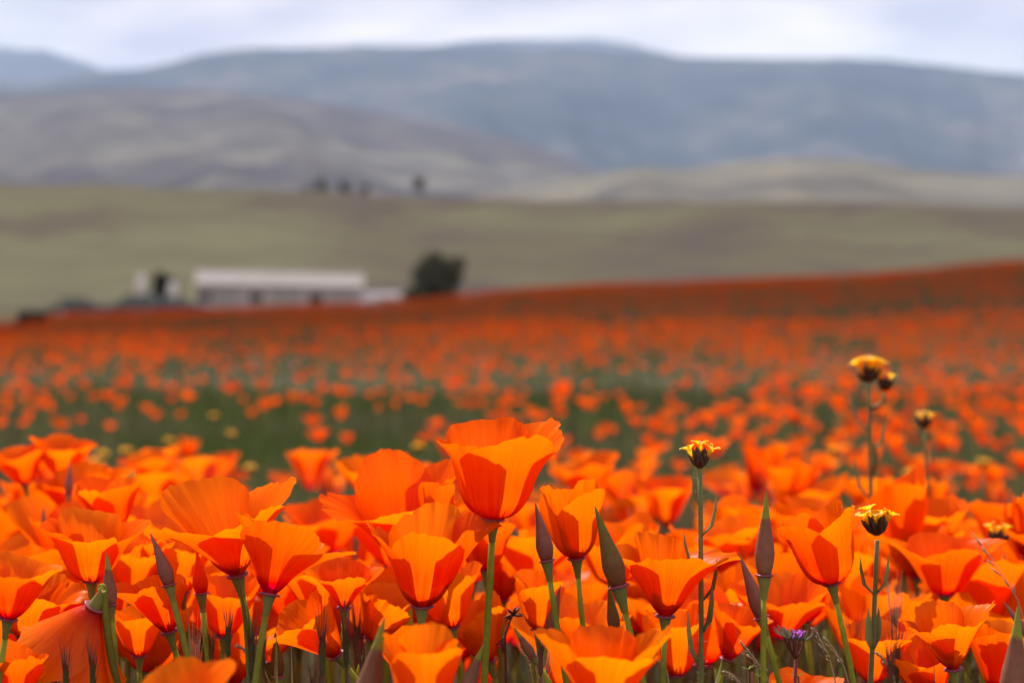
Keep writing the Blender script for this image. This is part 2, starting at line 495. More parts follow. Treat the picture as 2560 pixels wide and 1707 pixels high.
def ridge(name, d_foot, d_crest, sky_pts, foot_z, mat, label, seed, gully=0.06, nr=46, nc=260, conv=1.0):
    """a range of hills whose crest runs through the given skyline pixels at its own distance"""
    vn = VN(seed)
    px = np.linspace(-1500, 4060, nc)
    sx = np.array([p[0] for p in sky_pts], float); sy = np.array([p[1] for p in sky_pts], float)
    py = np.interp(px, sx, sy)
    out = np.clip(np.maximum(-px, px - 2560), 0, None) / 900.0
    py = py + (vn(px / 210.0 + 60, px * 0 + 3, 3) - 0.5) * 120 * np.clip(out, 0, 1)
    py = py + (vn(px / 60.0 + 60, px * 0 + 9, 4) - 0.5) * 7
    t = np.concatenate([np.linspace(0, 1, nr), np.linspace(1.08, 1.9, 8)])
    T = t[:, None]; PX = px[None, :]
    d = d_foot + (d_crest - d_foot) * T + 0 * PX
    cz = CAM_Z - (py - HY) / F * d_crest
    h = np.where(T <= 1, sm(0, 1, T) * (1 - conv) + conv * T, 1 - (T - 1) * 0.8)
    wob = (vn(PX / 230.0 + 50 + T * 1.5, T * 2.2 + 20 + PX / 900.0, 4) - 0.5)
    z = foot_z + (cz[None, :] - foot_z) * h + wob * gully * (cz[None, :] - foot_z) * np.clip(4 * T * (1 - T), 0, 1) * 4
    X = (PX - 1280) / F * d
    V = np.stack([X, d, z], -1).reshape(-1, 3)
    return obj(name, mesh(name, V, grid_faces(len(t), nc), mat), kind='structure', label=label)

M_NEAR = hill_material('grassy_hill', (0.165, 0.130, 0.122), (0.205, 0.182, 0.122), (0.255, 0.245, 0.148), 0.008, (1.0, 0.3, 1), 4.0, pos=(0.42, 0.5, 0.60))
M_MID = hill_material('sun_patched_sage_hills', (0.044, 0.042, 0.052), (0.064, 0.060, 0.066), (0.115, 0.112, 0.098), 0.0028, (0.45, 1.3, 1), 3.5, pos=(0.40, 0.5, 0.62))  # dark and pale patches put cloud shadow and sun into the colour
M_MIDR = hill_material('sun_patched_grass_hills', (0.050, 0.047, 0.054), (0.092, 0.086, 0.076), (0.14, 0.13, 0.105), 0.0035, (0.4, 1.3, 1), 3.0)  # sunlit and cloud-shaded patches painted into the hill colour here too
M_FAR = hill_material('forested_mountain', (0.018, 0.028, 0.040), (0.032, 0.042, 0.055), (0.085, 0.08, 0.08), 0.0016, (1.0, 0.8, 1), 4.0, pos=(0.40, 0.5, 0.62))
ridge('near_hill', 210, 820, [(-1500, 430), (-400, 450), (0, 462), (270, 466), (650, 476), (1030, 492), (1300, 500), (1640, 505), (2100, 505), (2560, 520), (4060, 480)], CAM_Z - 2.2, M_NEAR, 'low grassy green hill behind the white-roofed barn', 11, 0.05, conv=0.8)
ridge('right_hills', 1000, 2300, [(-1500, 560), (900, 560), (1150, 500), (1300, 468), (1450, 440), (1600, 418), (1720, 425), (1850, 405), (1960, 394), (2120, 400), (2300, 425), (2560, 440), (3000, 420), (4060, 470)], CAM_Z - 5, M_MIDR, 'pale rounded grass hills with painted sun patches below the blue mountain', 12, 0.05)
ridge('left_hills', 1300, 4200, [(-1500, 260), (-300, 240), (0, 236), (300, 222), (520, 228), (740, 250), (960, 285), (1130, 318), (1290, 350), (1500, 430), (1900, 520), (4060, 560)], CAM_Z - 5, M_MID, 'mauve and olive foothills with pale sun patches painted on', 13, 0.05)
ridge('mountain', 4300, 7500, [(-1500, 240), (-200, 215), (0, 203), (120, 204), (220, 182), (330, 176), (430, 158), (520, 136), (600, 124), (700, 123), (900, 119), (1150, 119), (1450, 122), (1620, 134), (1740, 147), (1900, 151), (2100, 147), (2280, 158), (2560, 190), (3000, 210), (4060, 190)], CAM_Z - 10, M_FAR, 'long dark blue forested mountain ridge closing the valley', 14, 0.07)
ridge('far_peak', 8500, 11500, [(-1500, 180), (-400, 120), (0, 122), (110, 128), (230, 165), (420, 240), (800, 180), (1000, 130), (1180, 103), (1330, 98), (1480, 100), (1600, 118), (1800, 170), (2400, 260), (4060, 260)], CAM_Z - 10, M_FAR, 'pale blue farthest mountain seen over the ridge', 15, 0.05, nr=20)

# ------------------------------------------------------------------ poppy anatomy
def rot(tilt, pitch, yaw):
    return np.array(Matrix.Rotation(RAD(tilt), 3, 'Y') @ Matrix.Rotation(RAD(pitch), 3, 'X') @ Matrix.Rotation(RAD(yaw), 3, 'Z'))

def petal_geo(rs, L, W, ang, phi0, inner=False, nu=19, nv=15, ruffle=1.0, flare=0.0, base=(84, 66), skew=0.0):
    """a thin fan-shaped petal on a cup profile. ang: angles from the axis at t = 0 .. 1"""
    u = np.linspace(-1, 1, nu)[None, :]
    t0 = np.linspace(0, 1, nv)[:, None]
    # free outline of the upper edge
    ph = rs.rand(6) * 6.28
    e = (0.045 * np.sin(2.3 * u * PI / 2 + ph[0]) + 0.010 * np.sin(6 * u + ph[1]) + 0.006 * np.sin(15 * u + ph[2]) + 0.005 * np.sin(31 * u + ph[3])) * ruffle
    kn = np.linspace(-1, 1, 34); e = e + np.interp(u, kn, rs.uniform(-1, 1, 34)) * 0.008 * ruffle - np.interp(u, kn, (rs.rand(34) > 0.9) * rs.uniform(0, 1, 34)) * 0.035 * ruffle
    f = 1.0 - 0.30 * np.abs(u) ** 2.6 + e + skew * u
    t = t0 * f
    tt = np.linspace(0, 1.25, 80)
    tk = [0, 0.07, 0.2, 0.42, 0.7, 1.0, 1.25]
    a0, a1, a2, a3 = ang
    av = np.radians(np.interp(tt, tk, [base[0], base[1], 0.5 * (base[1] - 6 + a0) if a0 < 60 else a0, a0, a1, a2, a3]))
    k = np.ones(7) / 7
    av = np.convolve(np.pad(av, 3, mode='edge'), k, mode='valid')
    ds = L * (tt[1] - tt[0])
    rr = 0.0030 * (L / 0.047) + np.concatenate([[0], np.cumsum(np.sin(av[:-1]) * ds)])
    zz = np.concatenate([[0], np.cumsum(np.cos(av[:-1]) * ds)])
    r = np.interp(t, tt, rr); z = np.interp(t, tt, zz)
    na = np.interp(t, tt, av)
    wid = W * L * np.clip(np.clip(t, 0, 1.2) / 0.62, 0, 1.25) ** 0.62
    hw = np.minimum(1.22, wid / (2 * np.maximum(r, 0.004)))
    phi = phi0 + u * hw
    # waves and pleats, growing to the rim; nr/nz is the outward normal in the profile plane
    amp = L * t ** 2.2
    dn = amp * ruffle * (0.050 * np.sin(3.1 * u + ph[4]) + 0.016 * np.sin(6.3 * u + ph[5]) + 0.007 * np.sin(17 * u + ph[0]) * t ** 2 + 0.010 * np.sin(21 * u + ph[2]) * t ** 4 + 0.006 * np.sin(41 * u + ph[1]) * t ** 5)
    dn = dn + flare * L * np.abs(u) ** 2.5 * t ** 1.5
    dn = dn + (-0.0007 if inner else 0.0004) * (L / 0.047) * np.clip(t * 5, 0, 1)
    r = r + dn * np.cos(na); z = z - dn * np.sin(na)
    V = np.stack([r * np.cos(phi), r * np.sin(phi), z + 0 * u], -1).reshape(-1, 3)
    U = np.stack([np.broadcast_to(u * 0.5 + 0.5, t.shape), np.clip(t, 0, 1)], -1).reshape(-1, 2)
    return V, grid_faces(nv, nu), U

CONE = [(0.0016, -0.011), (0.0018, -0.0085), (0.0023, -0.0055), (0.0030, -0.0025), (0.0034, 0.0)]
RIM = [(0.0030, -0.0006), (0.0046, -0.0009), (0.0053, -0.0004), (0.0050, 0.0001), (0.0036, 0.0005), (0.0, 0.0006)]

def sc_prof(prof, k):
    return [(r * k, z * k) for r, z in prof]

def m4(R, p):
    M = np.eye(4); M[:3, :3] = R; M[:3, 3] = p
    return M

def stem_pts(foot, head, axis, n=16, bend=0.45):
    ln = np.linalg.norm(np.asarray(head) - np.asarray(foot))
    c = np.asarray(head) - np.asarray(axis) * ln * bend
    return bez(foot, c, head, n)

def flower_parts(root, head, R, L, ang, W, seed, foot, nu=19, nv=15, stamen=True, ruffle=1.0, flare=0.0, pts=None, bend=0.45, k=None, var=1.0, ov=None, base=(84, 66), pmat=None):
    """children of root: four petals, receptacle, rim, stem (and stamens). Everything in root's own space."""
    rs = np.random.RandomState(seed)
    k = k or (L / 0.047) ** 0.5
    head = np.asarray(head, float)
    for i in range(4):
        inner = i % 2 == 1
        da = rs.uniform(-1, 1, 4) * np.array((3, 5, 9, 14)) * var
        o5 = (ov or {}).get(i, (0, 0, 0, 0, 1.0)); da = da + np.array(o5[:4])
        V, Fc, U = petal_geo(rs, L * o5[4] * rs.uniform(0.94, 1.06), W * rs.uniform(0.93, 1.07), np.array(ang) + da + (-3 if inner else 2),
                             -PI / 2 + i * PI / 2 + rs.uniform(-0.12, 0.12), inner, nu, nv, ruffle * rs.uniform(0.7, 1.3), flare + rs.uniform(-0.03, 0.05), skew=rs.uniform(-0.07, 0.07), base=base)
        V = V @ R.T + head
        obj('petal', mesh('petal', V, Fc, pmat or M_PETAL, uv=U), root)
    obj('receptacle', MB().lathe(sc_prof(CONE, k), m4(R, head), 12).mesh('receptacle', M_CONE), root)
    obj('receptacle_rim', MB().lathe(sc_prof(RIM, k), m4(R, head), 16, 0.05, seed).mesh('receptacle_rim', M_RIM), root)
    axis = R @ np.array((0, 0, 1.0))
    top = head - axis * 0.0095 * k
    if pts is None:
        pts = stem_pts(foot, top, axis, bend=bend)
    obj('stem', MB().tube(pts, np.linspace(0.0019, 0.00155, len(pts)) * k, 12, 0.07).mesh('stem', M_STEM), root)
    if stamen:
        b = MB()
        for j in range(12):
            a = rs.rand() * 6.28; q = rs.uniform(0.1, 0.45); ln = L * rs.uniform(0.2, 0.34)
            d = R @ np.array((math.cos(a) * q, math.sin(a) * q, 1.0)); d /= np.linalg.norm(d)
            s0 = head + R @ np.array((math.cos(a) * 0.0012, math.sin(a) * 0.0012, 0.0004))
            b.tube([s0, s0 + d * ln * 0.5, s0 + d * ln], [0.0004, 0.0006, 0.0003], 4)
        obj('stamens', b.mesh('stamens', M_STAMEN), root)

def gz(x, y):
    return float(ground_z(x, y))

def foot_for(head, px_bottom, d):
    """where the stem meets the soil, following its lean down to the lower edge of the photo"""
    b = P(px_bottom, 1707, d)
    dz = head[2] - b[2]
    s = (head[0] - b[0]) / max(dz, 0.02)
    s = max(-0.7, min(0.7, s))
    h = head[2] - gz(head[0], head[1])
    x = head[0] - s * h
    return np.array((x, head[1] + 0.01, gz(x, head[1]) - 0.004))

# petals that splay, curl or stand out from their cup: seed -> {petal: (angle offsets at four heights, length factor)}; 0 front, 1 right, 2 back, 3 left
OV = {3: {1: (6, 14, 26, 40, 1.05), 3: (4, 6, 10, 30, .95), 2: (-4, -6, 10, 30, 1.06)},
      5: {1: (22, 30, 32, 34, 1.0), 3: (-4, -6, -4, 0, 1.0), 2: (4, 6, 10, 10, 1.0)},
      8: {3: (10, 14, 8, -20, 1.08), 0: (-6, -8, -6, 0, .92), 2: (-18, -22, -20, 0, .98), 1: (0, 6, 20, 40, .9)},
      12: {3: (6, 10, 16, 40, 1.0), 1: (6, 10, 12, 20, 1.03), 2: (-4, -4, 2, 10, 1.05)},
      14: {2: (-16, -20, -14, 0, 1.1), 3: (4, 8, 20, 30, 1.05), 1: (-10, -10, 0, 10, 1.0)},
      21: {1: (10, 14, 16, 10, 1.1), 3: (12, 16, 14, 10, 1.1)},
      22: {3: (10, 16, 20, 0, 1.2), 0: (4, 0, -10, -20, 1.0), 1: (-10, -10, 0, 0, .9)},
      31: {2: (-14, -18, -16, -10, .95)},
      33: {2: (-10, -14, -10, 0, 1.0)},
      36: {1: (10, 12, 0, 0, 1.05), 3: (6, 8, 10, 10, 1.05), 2: (-8, -10, -30, -20, 1.1)},
      38: {2: (-12, -14, -10, 0, 1.05), 1: (0, 4, 20, 40, 1.0)},
      43: {3: (6, 8, 8, 10, 1.15), 1: (-12, -14, -6, 10, 1.0)},
      58: {1: (8, 16, 26, 30, 1.12), 3: (8, 10, 20, 40, 1.0), 2: (-14, -18, -14, 10, 1.0)},
      61: {3: (2, 6, 20, 50, 1.0), 1: (-2, -6, -6, 0, 1.05)},
      64: {3: (16, 20, 16, 0, 1.1), 1: (14, 20, 30, 30, 1.05), 2: (-10, -14, -10, 0, 1.05)},
      66: {1: (8, 12, 20, 20, 1.1), 3: (8, 12, 20, 20, 1.1)}}
BASES = {k: (48, 39) for k in (5, 58, 31, 21, 22, 43, 64, 88, 86, 72, 80, 8)}
BASES.update({k: (84, 66) for k in (3, 36, 61, 27, 66, 70)})
HEROES = [
 # label, base px, d, petal px, (a0..a3), tilt, pitch, yaw, W, seed, stem px at frame foot, ruffle
 ('tall single poppy cup standing above all its neighbours on a straight stem', 1233, 1294, .900, 262, (13, 20, 36, 60), 3, 5, 28, 1.12, 3, 1204, .9),
 ('wide fan-shaped poppy with one broad bright petal in front, beside the big tilted bowl', 674, 1484, .885, 226, (28, 33, 40, 50), 10, -8, 4, 1.18, 5, 679, .8),
 ('big shallow bowl-shaped poppy leaning away from the fan-shaped poppy', 593, 1435, .935, 285, (40, 46, 52, 62), -11, 9, 40, 1.10, 8, 640, 1.2),
 ('ragged-edged poppy cup below and beside the tall single poppy, over a thick green stem', 1055, 1513, .900, 250, (15, 22, 32, 48), 2, 6, 6, 1.12, 12, 1065, 1.5),
 ('wide pale poppy behind the ragged cup, its back petals spread like a fan', 1012, 1392, 1.06, 242, (32, 38, 46, 60), -4, 10, 20, 1.15, 14, 1012, 1.2),
 ('half-closed narrow poppy between the pale fan and the tall single poppy', 1093, 1338, .985, 140, (3, 2, 3, 10), 0, 2, 30, 1.0, 17, 1100, .6),
 ('small open poppy cup between the fan-shaped and the ragged poppies', 860, 1518, .965, 132, (33, 38, 44, 55), 2, 8, 3, 1.2, 21, 862, .9),
 ('drooping poppy with a long petal pointing sideways under the small open cup', 842, 1636, .965, 178, (22, 28, 45, 70), -38, 10, 25, 1.1, 22, 846, 1.0),
 ('deep red shaded poppy with crinkled rim leaning against the ragged cup', 928, 1596, 1.0, 158, (22, 24, 30, 45), 22, 6, 10, 1.15, 25, 925, 1.5),
 ('blurred big poppy cup with rolled rim, closest of all beside the thick pointed bud', 1052, 1772, .735, 222, (12, 11, 22, 60), 2, 4, 8, 1.2, 27, 1052, .8),
 ('blurred big pleated poppy bowl below the green-red bud', 1512, 1800, .765, 285, (27, 32, 38, 55), 0, 6, 5, 1.15, 31, 1512, 1.2),
 ('blurred poppy rim just rising below the foxtail heads', 470, 1802, .68, 165, (44, 52, 60, 70), -6, 12, 30, 1.15, 33, 470, .9),
 ('bell-shaped poppy with flared flat rim beside the purple bud', 228, 1451, .950, 178, (17, 24, 66, 90), 0, 4, 3, 1.2, 36, 236, .8),
 ('poppy with a torn feathery rim partly behind the nodding glossy poppy', 62, 1592, .955, 186, (30, 36, 44, 60), 8, 8, 12, 1.2, 38, 66, 1.4),
 ('blurred poppy with rolled-over petal above the torn poppy', 20, 1545, .845, 186, (26, 34, 58, 110), 10, 4, 6, 1.2, 41, 22, .6),
 ('poppy leaning towards the nodding one, dark petal behind the purple bud stem', 423, 1577, .920, 172, (26, 32, 42, 55), -14, 8, 15, 1.15, 43, 470, 1.0),
 ('small upright poppy cup low beside the nodding poppy stem', 348, 1638, 1.0, 132, (19, 22, 26, 40), 0, 4, 5, 1.15, 45, 350, .8),
 ('poppy with crumpled dark front petal under the nodding poppy', 36, 1752, .86, 150, (20, 24, 30, 45), 4, 4, 22, 1.15, 47, 36, 1.2),
 ('blurred poppy with a folded dark petal behind the bell-shaped one', 292, 1318, 1.15, 140, (22, 28, 40, 55), -10, 8, 35, 1.15, 49, 292, 1.0),
 ('blurred tall poppy rising out of the drift above the purple bud side', 150, 1188, 1.52, 118, (34, 40, 50, 65), 6, 8, 10, 1.2, 51, 150, 1.0),
 ('blurred poppy leaning next to the tall blurred pair', 62, 1210, 1.50, 112, (28, 34, 44, 60), -10, 6, 30, 1.15, 53, 62, 1.0),
 ('tulip-shaped poppy with rolled top between the mauve bud and the green bud', 1441, 1394, .965, 196, (12, 9, 8, -10), -5, 6, 26, 1.15, 55, 1505, 1.0),
 ('pleated fan poppy with frilled side petal between the green bud and the yellow-headed weed', 1663, 1538, .905, 214, (26, 33, 48, 70), 2, 4, 2, 1.2, 58, 1685, 1.5),
 ('leaning tulip-shaped deep orange poppy between the tall mauve bud and a yellow-headed weed', 2079, 1457, .950, 204, (9, 12, 16, 30), -14, 2, 38, 1.12, 61, 2112, .9),
 ('poppy with petals folded like a butterfly low beside the dark striped bud', 2383, 1670, .925, 178, (22, 28, 38, 60), -9, 8, 20, 1.1, 64, 2392, 1.2),
 ('soft blurred poppy with a tall dark petal shadow beyond the second yellow-headed weed', 2362, 1484, 1.12, 172, (22, 30, 48, 65), 0, 4, 0, 1.2, 66, 2362, .8),
 ('upright poppy cup in front of the mauve bud stem, purple bud behind it', 1347, 1572, 1.0, 148, (16, 19, 26, 40), 1, 4, 4, 1.15, 68, 1350, .9),
 ('dark red poppy cup hanging behind the tall single poppy stem', 1212, 1421, 1.06, 155, (14, 17, 30, 50), -6, 6, 40, 1.12, 70, 1215, 1.0),
 ('leaning poppy with a dark folded petal just beyond the yellow-headed weed stem', 1818, 1646, 1.02, 150, (22, 30, 40, 55), 16, 6, 20, 1.15, 72, 1812, 1.2),
 ('long poppy cup directly behind the yellow-headed weed stem', 1692, 1686, 1.02, 182, (13, 17, 24, 40), -3, 4, 8, 1.15, 74, 1692, .9),
 ('wide open poppy behind the twin mauve buds', 1948, 1592, 1.08, 180, (36, 40, 46, 60), 2, 8, 14, 1.15, 76, 1950, 1.0),
 ('wide poppy with a large shaded front petal beside the second weed stem', 2178, 1704, 1.0, 165, (26, 30, 38, 50), 4, 4, 0, 1.2, 78, 2180, .8),
 ('large plain orange poppy at the dark striped bud', 2500, 1738, 1.0, 220, (22, 28, 38, 50), 4, 4, 12, 1.2, 80, 2500, .8),
 ('poppy glimpsed behind the right petal of the fan-shaped poppy', 798, 1532, 1.05, 150, (20, 26, 36, 50), -8, 5, 30, 1.15, 82, 800, 1.0),
 ('dark poppy with heart-shaped shaded petal beside the tall single stem', 1130, 1566, .99, 165, (24, 28, 36, 50), -12, 5, 18, 1.15, 84, 1140, 1.1),
 ('low slanting poppy between the tall single stem and the maroon star weed', 1222, 1652, 1.02, 170, (24, 30, 38, 50), -18, 5, 30, 1.15, 86, 1225, 1.0),
 ('broad yellow-orange poppy behind the mauve bud stem and the pleated bowl', 1462, 1656, 1.02, 172, (30, 36, 42, 55), 3, 6, 45, 1.2, 88, 1465, .9),
 ('poppy low between the orange bud and the big bowl stem', 560, 1588, 1.03, 172, (24, 30, 38, 55), 4, 5, 10, 1.15, 90, 565, 1.0),
 ('flat open poppy at the foot of the purple-flowered weed', 2010, 1762, .97, 112, (58, 62, 66, 75), 4, 14, 25, 1.15, 92, 2012, 1.0),
 ('poppy low behind the butterfly poppy with a petal reaching sideways', 2330, 1742, .99, 165, (26, 32, 44, 60), -16, 5, 30, 1.15, 94, 2335, 1.0),
 ('poppy filling the gap behind the bell-shaped and the purple bud', 330, 1478, 1.06, 160, (26, 32, 40, 55), 6, 6, 22, 1.15, 96, 335, 1.0),
 ('poppy behind the orange bud and the purple bud', 455, 1480, 1.08, 165, (26, 32, 42, 60), -6, 7, 12, 1.15, 98, 455, 1.0),
]
for (lab, bx, by, d, Lp, ang, tilt, pitch, yaw, W, seed, sx, ruf) in HEROES:
    head = P(bx, by, d); L = Lp / F * d * (0.96 if seed in BASES and BASES[seed][0] < 60 else 1.0)
    foot = foot_for(head, sx, d)
    root = thing('poppy', foot, lab, 'poppy', 'poppies')
    R = rot(tilt, pitch, yaw)
    flower_parts(root, head - foot, R, L, ang, W * 1.08, seed, np.zeros(3), ruffle=ruf, nu=45, nv=21, ov=OV.get(seed), var=1.3, base=BASES.get(seed, (70, 52)))

# the nodding glossy poppy, hung from a hooked stem
d = .885
head = P(236, 1517, d)
ft = foot_for(P(262, 1470, d), 300, d)
root = thing('poppy', ft, 'glossy poppy nodding upside down from a hooked stem beside the slim dark bud', 'poppy', 'poppies')
Rn = rot(-152, -14, 40)
ax = Rn @ np.array((0, 0, 1.0))
hk = [head - ax * 0.009, P(250, 1475, d), P(254, 1464, d), P(259, 1470, d), P(262, 1520, d), P(272, 1610, d), P(292, 1707, d), ft]
hk = np.array(hk) - ft
tq = np.linspace(0, 1, len(hk)); ts = np.linspace(0, 1, 30)
hk = np.stack([np.interp(ts, tq, hk[:, i]) for i in range(3)], -1)
hk[1:-1] = (hk[:-2] + 2 * hk[1:-1] + hk[2:]) / 4
flower_parts(root, head - ft, Rn, 225 / F * d, (33, 37, 46, 70), 1.2, 133, None, nu=45, nv=23, ruffle=1.2, pts=hk[::-1], base=(52, 42), pmat=M_PETAL_GLOSSY)

# ------------------------------------------------------------------ buds
BUD = [(0.0008, 0.0), (0.0027, 0.0004), (0.0033, 0.0030), (0.0038, 0.0060), (0.0039, 0.0085), (0.0035, 0.0120), (0.0027, 0.0165), (0.0019, 0.0215), (0.0012, 0.0260), (0.0007, 0.0300), (0.0003, 0.0325), (0.0001, 0.0335)]
def bud(lab, tip, base, d, sx, mat, wk=1.0, seed=0, curve=0.0):
    a, b = P(*tip, d), P(*base, d)
    v = a - b; ln = np.linalg.norm(v); z = v / ln
    x = np.cross((0, 1, 0), z); x /= np.linalg.norm(x); y = np.cross(z, x)
    R = np.stack([x, y, z], 1)
    foot = foot_for(b, sx, d)
    root = thing('poppy_bud', foot, lab, 'flower bud', 'poppy buds')
    k = ln / 0.0335
    n = 16; mb = MB()
    mb.lathe([(r * k ** 0.5 * wk, q * k) for r, q in BUD], np.eye(4), n, 0.02, seed)
    V = mb.V[0]
    V[:, 0] += curve * (V[:, 2] / ln) ** 2 * ln
    mb.V[0] = V @ R.T + (b - foot)
    obj('bud_cap', mb.mesh('bud_cap', mat), root)
    kk = 0.85 * wk * k ** 0.5
    obj('receptacle_rim', MB().lathe(sc_prof(RIM, kk * 0.86), m4(R, b - foot), 16, 0.08, seed).mesh('receptacle_rim', M_RIM), root)
    obj('receptacle', MB().lathe(sc_prof(CONE, kk), m4(R, b - foot), 12).mesh('receptacle', M_CONE), root)
    top = b - foot - z * 0.0095 * kk
    pts = stem_pts(np.zeros(3), top, z, bend=0.35)
    obj('stem', MB().tube(pts, np.linspace(0.0018, 0.00135, len(pts)), 12, 0.07).mesh('stem', M_STEM), root)
    return root

bud('slim purple-grey bud with hooked tip between the bell-shaped and the bowl poppy', (388, 1327), (423, 1461), .895, 480, M_BUD_PURPLE, 1.05, 1, -0.10)
bud('slim dark bud with green tip touching the nodding poppy', (267, 1378), (277, 1511), .895, 302, M_BUD, 1.0, 2)
bud('fat orange bud about to unroll under the big bowl poppy', (492, 1372), (503, 1482), .96, 530, petal_material('bud_orange', 0.0), 1.25, 3)
bud('mauve bud with curved pointed tip beside the tulip-shaped poppy', (1345, 1255), (1367, 1400), .900, 1425, M_BUD_PURPLE, 1.15, 4, -0.05)
bud('long green and dark red bud leaning against the pleated fan poppy', (1495, 1262), (1546, 1464), .885, 1620, M_BUD_GREEN, 1.2, 5, -0.04)
bud('tall mauve bud with bright green tip, upper of the twin buds', (1916, 1224), (1911, 1436), .895, 1928, M_BUD, 1.1, 6)
bud('narrow purple bud half behind the stem of the tall green-tipped bud', (1854, 1377), (1903, 1542), .93, 1930, M_BUD_PURPLE, 1.0, 7, -0.05)
bud('thick blurred bud with green tip beside the closest poppy cup', (962, 1540), (905, 1790), .745, 890, M_BUD, 1.25, 8)
bud('large dark striped bud beside the butterfly poppy', (2546, 1510), (2532, 1770), .84, 2528, M_BUD, 1.35, 9)
bud('slanting thin maroon bud crossing the large dark striped bud', (2508, 1502), (2572, 1590), .90, 2600, M_BUD_PURPLE, 0.8, 10)
bud('narrow purple bud behind the upright cup and the mauve bud stem', (1402, 1460), (1374, 1580), .985, 1368, M_BUD_PURPLE, 0.95, 11)
bud('short green bud standing behind the long green and dark red bud', (1520, 1452), (1538, 1580), .93, 1545, M_BUD_GREEN, 0.9, 12)
bud('pale green bud low beside the tall single poppy stem', (1196, 1600), (1165, 1740), .88, 1160, M_BUD, 1.1, 13, 0.12)
bud('grey pointed bud low between the tall single poppy and the pleated bowl', (1284, 1566), (1332, 1640), .93, 1345, M_BUD, 0.9, 14)
bud('brown withered bud among the foxtail heads', (687, 1578), (695, 1690), .95, 690, M_BUD_GREEN, 1.1, 15)
bud('blurred slim bud standing in the drift left of the bell-shaped poppy', (110, 1268), (106, 1345), 1.25, 104, M_BUD_PURPLE, 1.0, 16)
bud('blurred dark bud beside the tall blurred pair of poppies', (176, 1155), (172, 1235), 1.35, 170, M_BUD_PURPLE, 1.0, 17)

# ------------------------------------------------------------------ the drift behind: copies of a dozen blooms
rng = np.random.RandomState(77)
TEMPL = []
shapes = [(3, 1, -4, -14), (52, 58, 62, 70), (14, 20, 34, 50), (24, 30, 40, 55), (32, 38, 46, 60), (18, 20, 26, 40), (8, 8, 12, 20), (38, 46, 54, 66), (22, 30, 60, 85), (27, 34, 44, 55), (12, 16, 24, 40), (34, 40, 50, 60)]
H0 = 0.30
DRIFT_LOOKS = ('half-closed narrow', 'flat wide-open saucer-shaped', 'upright cup-shaped', 'funnel-shaped', 'wide bowl-shaped', 'upright cup-shaped', 'half-closed narrow', 'flat wide-open saucer-shaped', 'flared bell-shaped', 'funnel-shaped', 'upright cup-shaped', 'wide bowl-shaped')
def drift_label(k):
    return DRIFT_LOOKS[k] + ' poppy crowded in the drift behind the large sharp poppies'
FIELD_LABEL = 'small orange poppy scattered in the open green field beyond the crowded drift'
drift = []
def drift_spots():
    out = []
    for (d0, d1, n, z0, z1) in ((1.06, 1.3, 50, -.180, -.118), (1.3, 1.6, 60, -.20, -.125), (1.6, 2.0, 56, -.215, -.145), (2.0, 2.7, 44, -.255, -.185)):
        for i in range(n):
            d = math.sqrt(rng.uniform(d0 * d0, d1 * d1))
            px = (i + rng.rand()) / n * 2760 - 100
            z = rng.uniform(z0, z1) if rng.rand() < 0.8 else rng.uniform(z0, z0 + 0.4 * (z1 - z0))
            if d > 1.55 and 560 < px < 1000 and rng.rand() < .3: continue
            if d > 1.5 and 1000 < px < 1400 and rng.rand() < .25: continue
            z = z + 0.085 * (float(VN1(px / 170.0 + 30, d * 2.0 + 30, 2)) - 0.62) * (0.4 if d < 1.3 else 1.0) - (0.0 if d < 1.3 else 0.012)
            if d > 1.3 and 480 < px < 1010 and rng.rand() < .2: continue
            out.append(((px - 1280) / F * d, d, z))
    return out
spots = drift_spots()
# a few placed by eye: blurred single blooms rising at the edge of the drift
for px, py, d in ((775, 1150, 2.5), (835, 1190, 2.7), (930, 1155, 2.9), (1892, 1150, 2.3), (380, 1140, 2.2), (440, 1170, 2.4), (545, 1150, 3.0), (1985, 1180, 2.0), (2060, 1195, 2.1), (2340, 1225, 1.9), (1640, 1190, 2.2), (1560, 1185, 2.1), (2500, 1290, 1.6)):
    p = P(px, py, d); spots.append((p[0], p[1], p[2] - CAM_Z))
for i, (x, y, z) in enumerate(spots):
    k = i % len(shapes)
    sc = rng.uniform(0.85, 1.12)
    loc = (x, y, z + CAM_Z - H0 * sc)
    if i < len(shapes):
        root = thing('poppy', loc, drift_label(k), 'poppy', 'poppies', 0.0, sc)
        R = rot(rng.uniform(-14, 14), rng.uniform(-8, 14), rng.uniform(0, 90))
        flower_parts(root, np.array((0, 0, H0 - 0.035)), R, rng.uniform(0.044, 0.053), shapes[k], 1.25, 300 + i, np.array((rng.uniform(-.03, .03), rng.uniform(-.02, .02), 0)), nu=17, nv=11, stamen=False, ruffle=1.4, var=1.6, base=((50, 40), (70, 52), (84, 66))[i % 3])
        TEMPL.append(root)
    else:
        copy_thing(TEMPL[k], loc, rng.uniform(0, 2 * PI), sc)

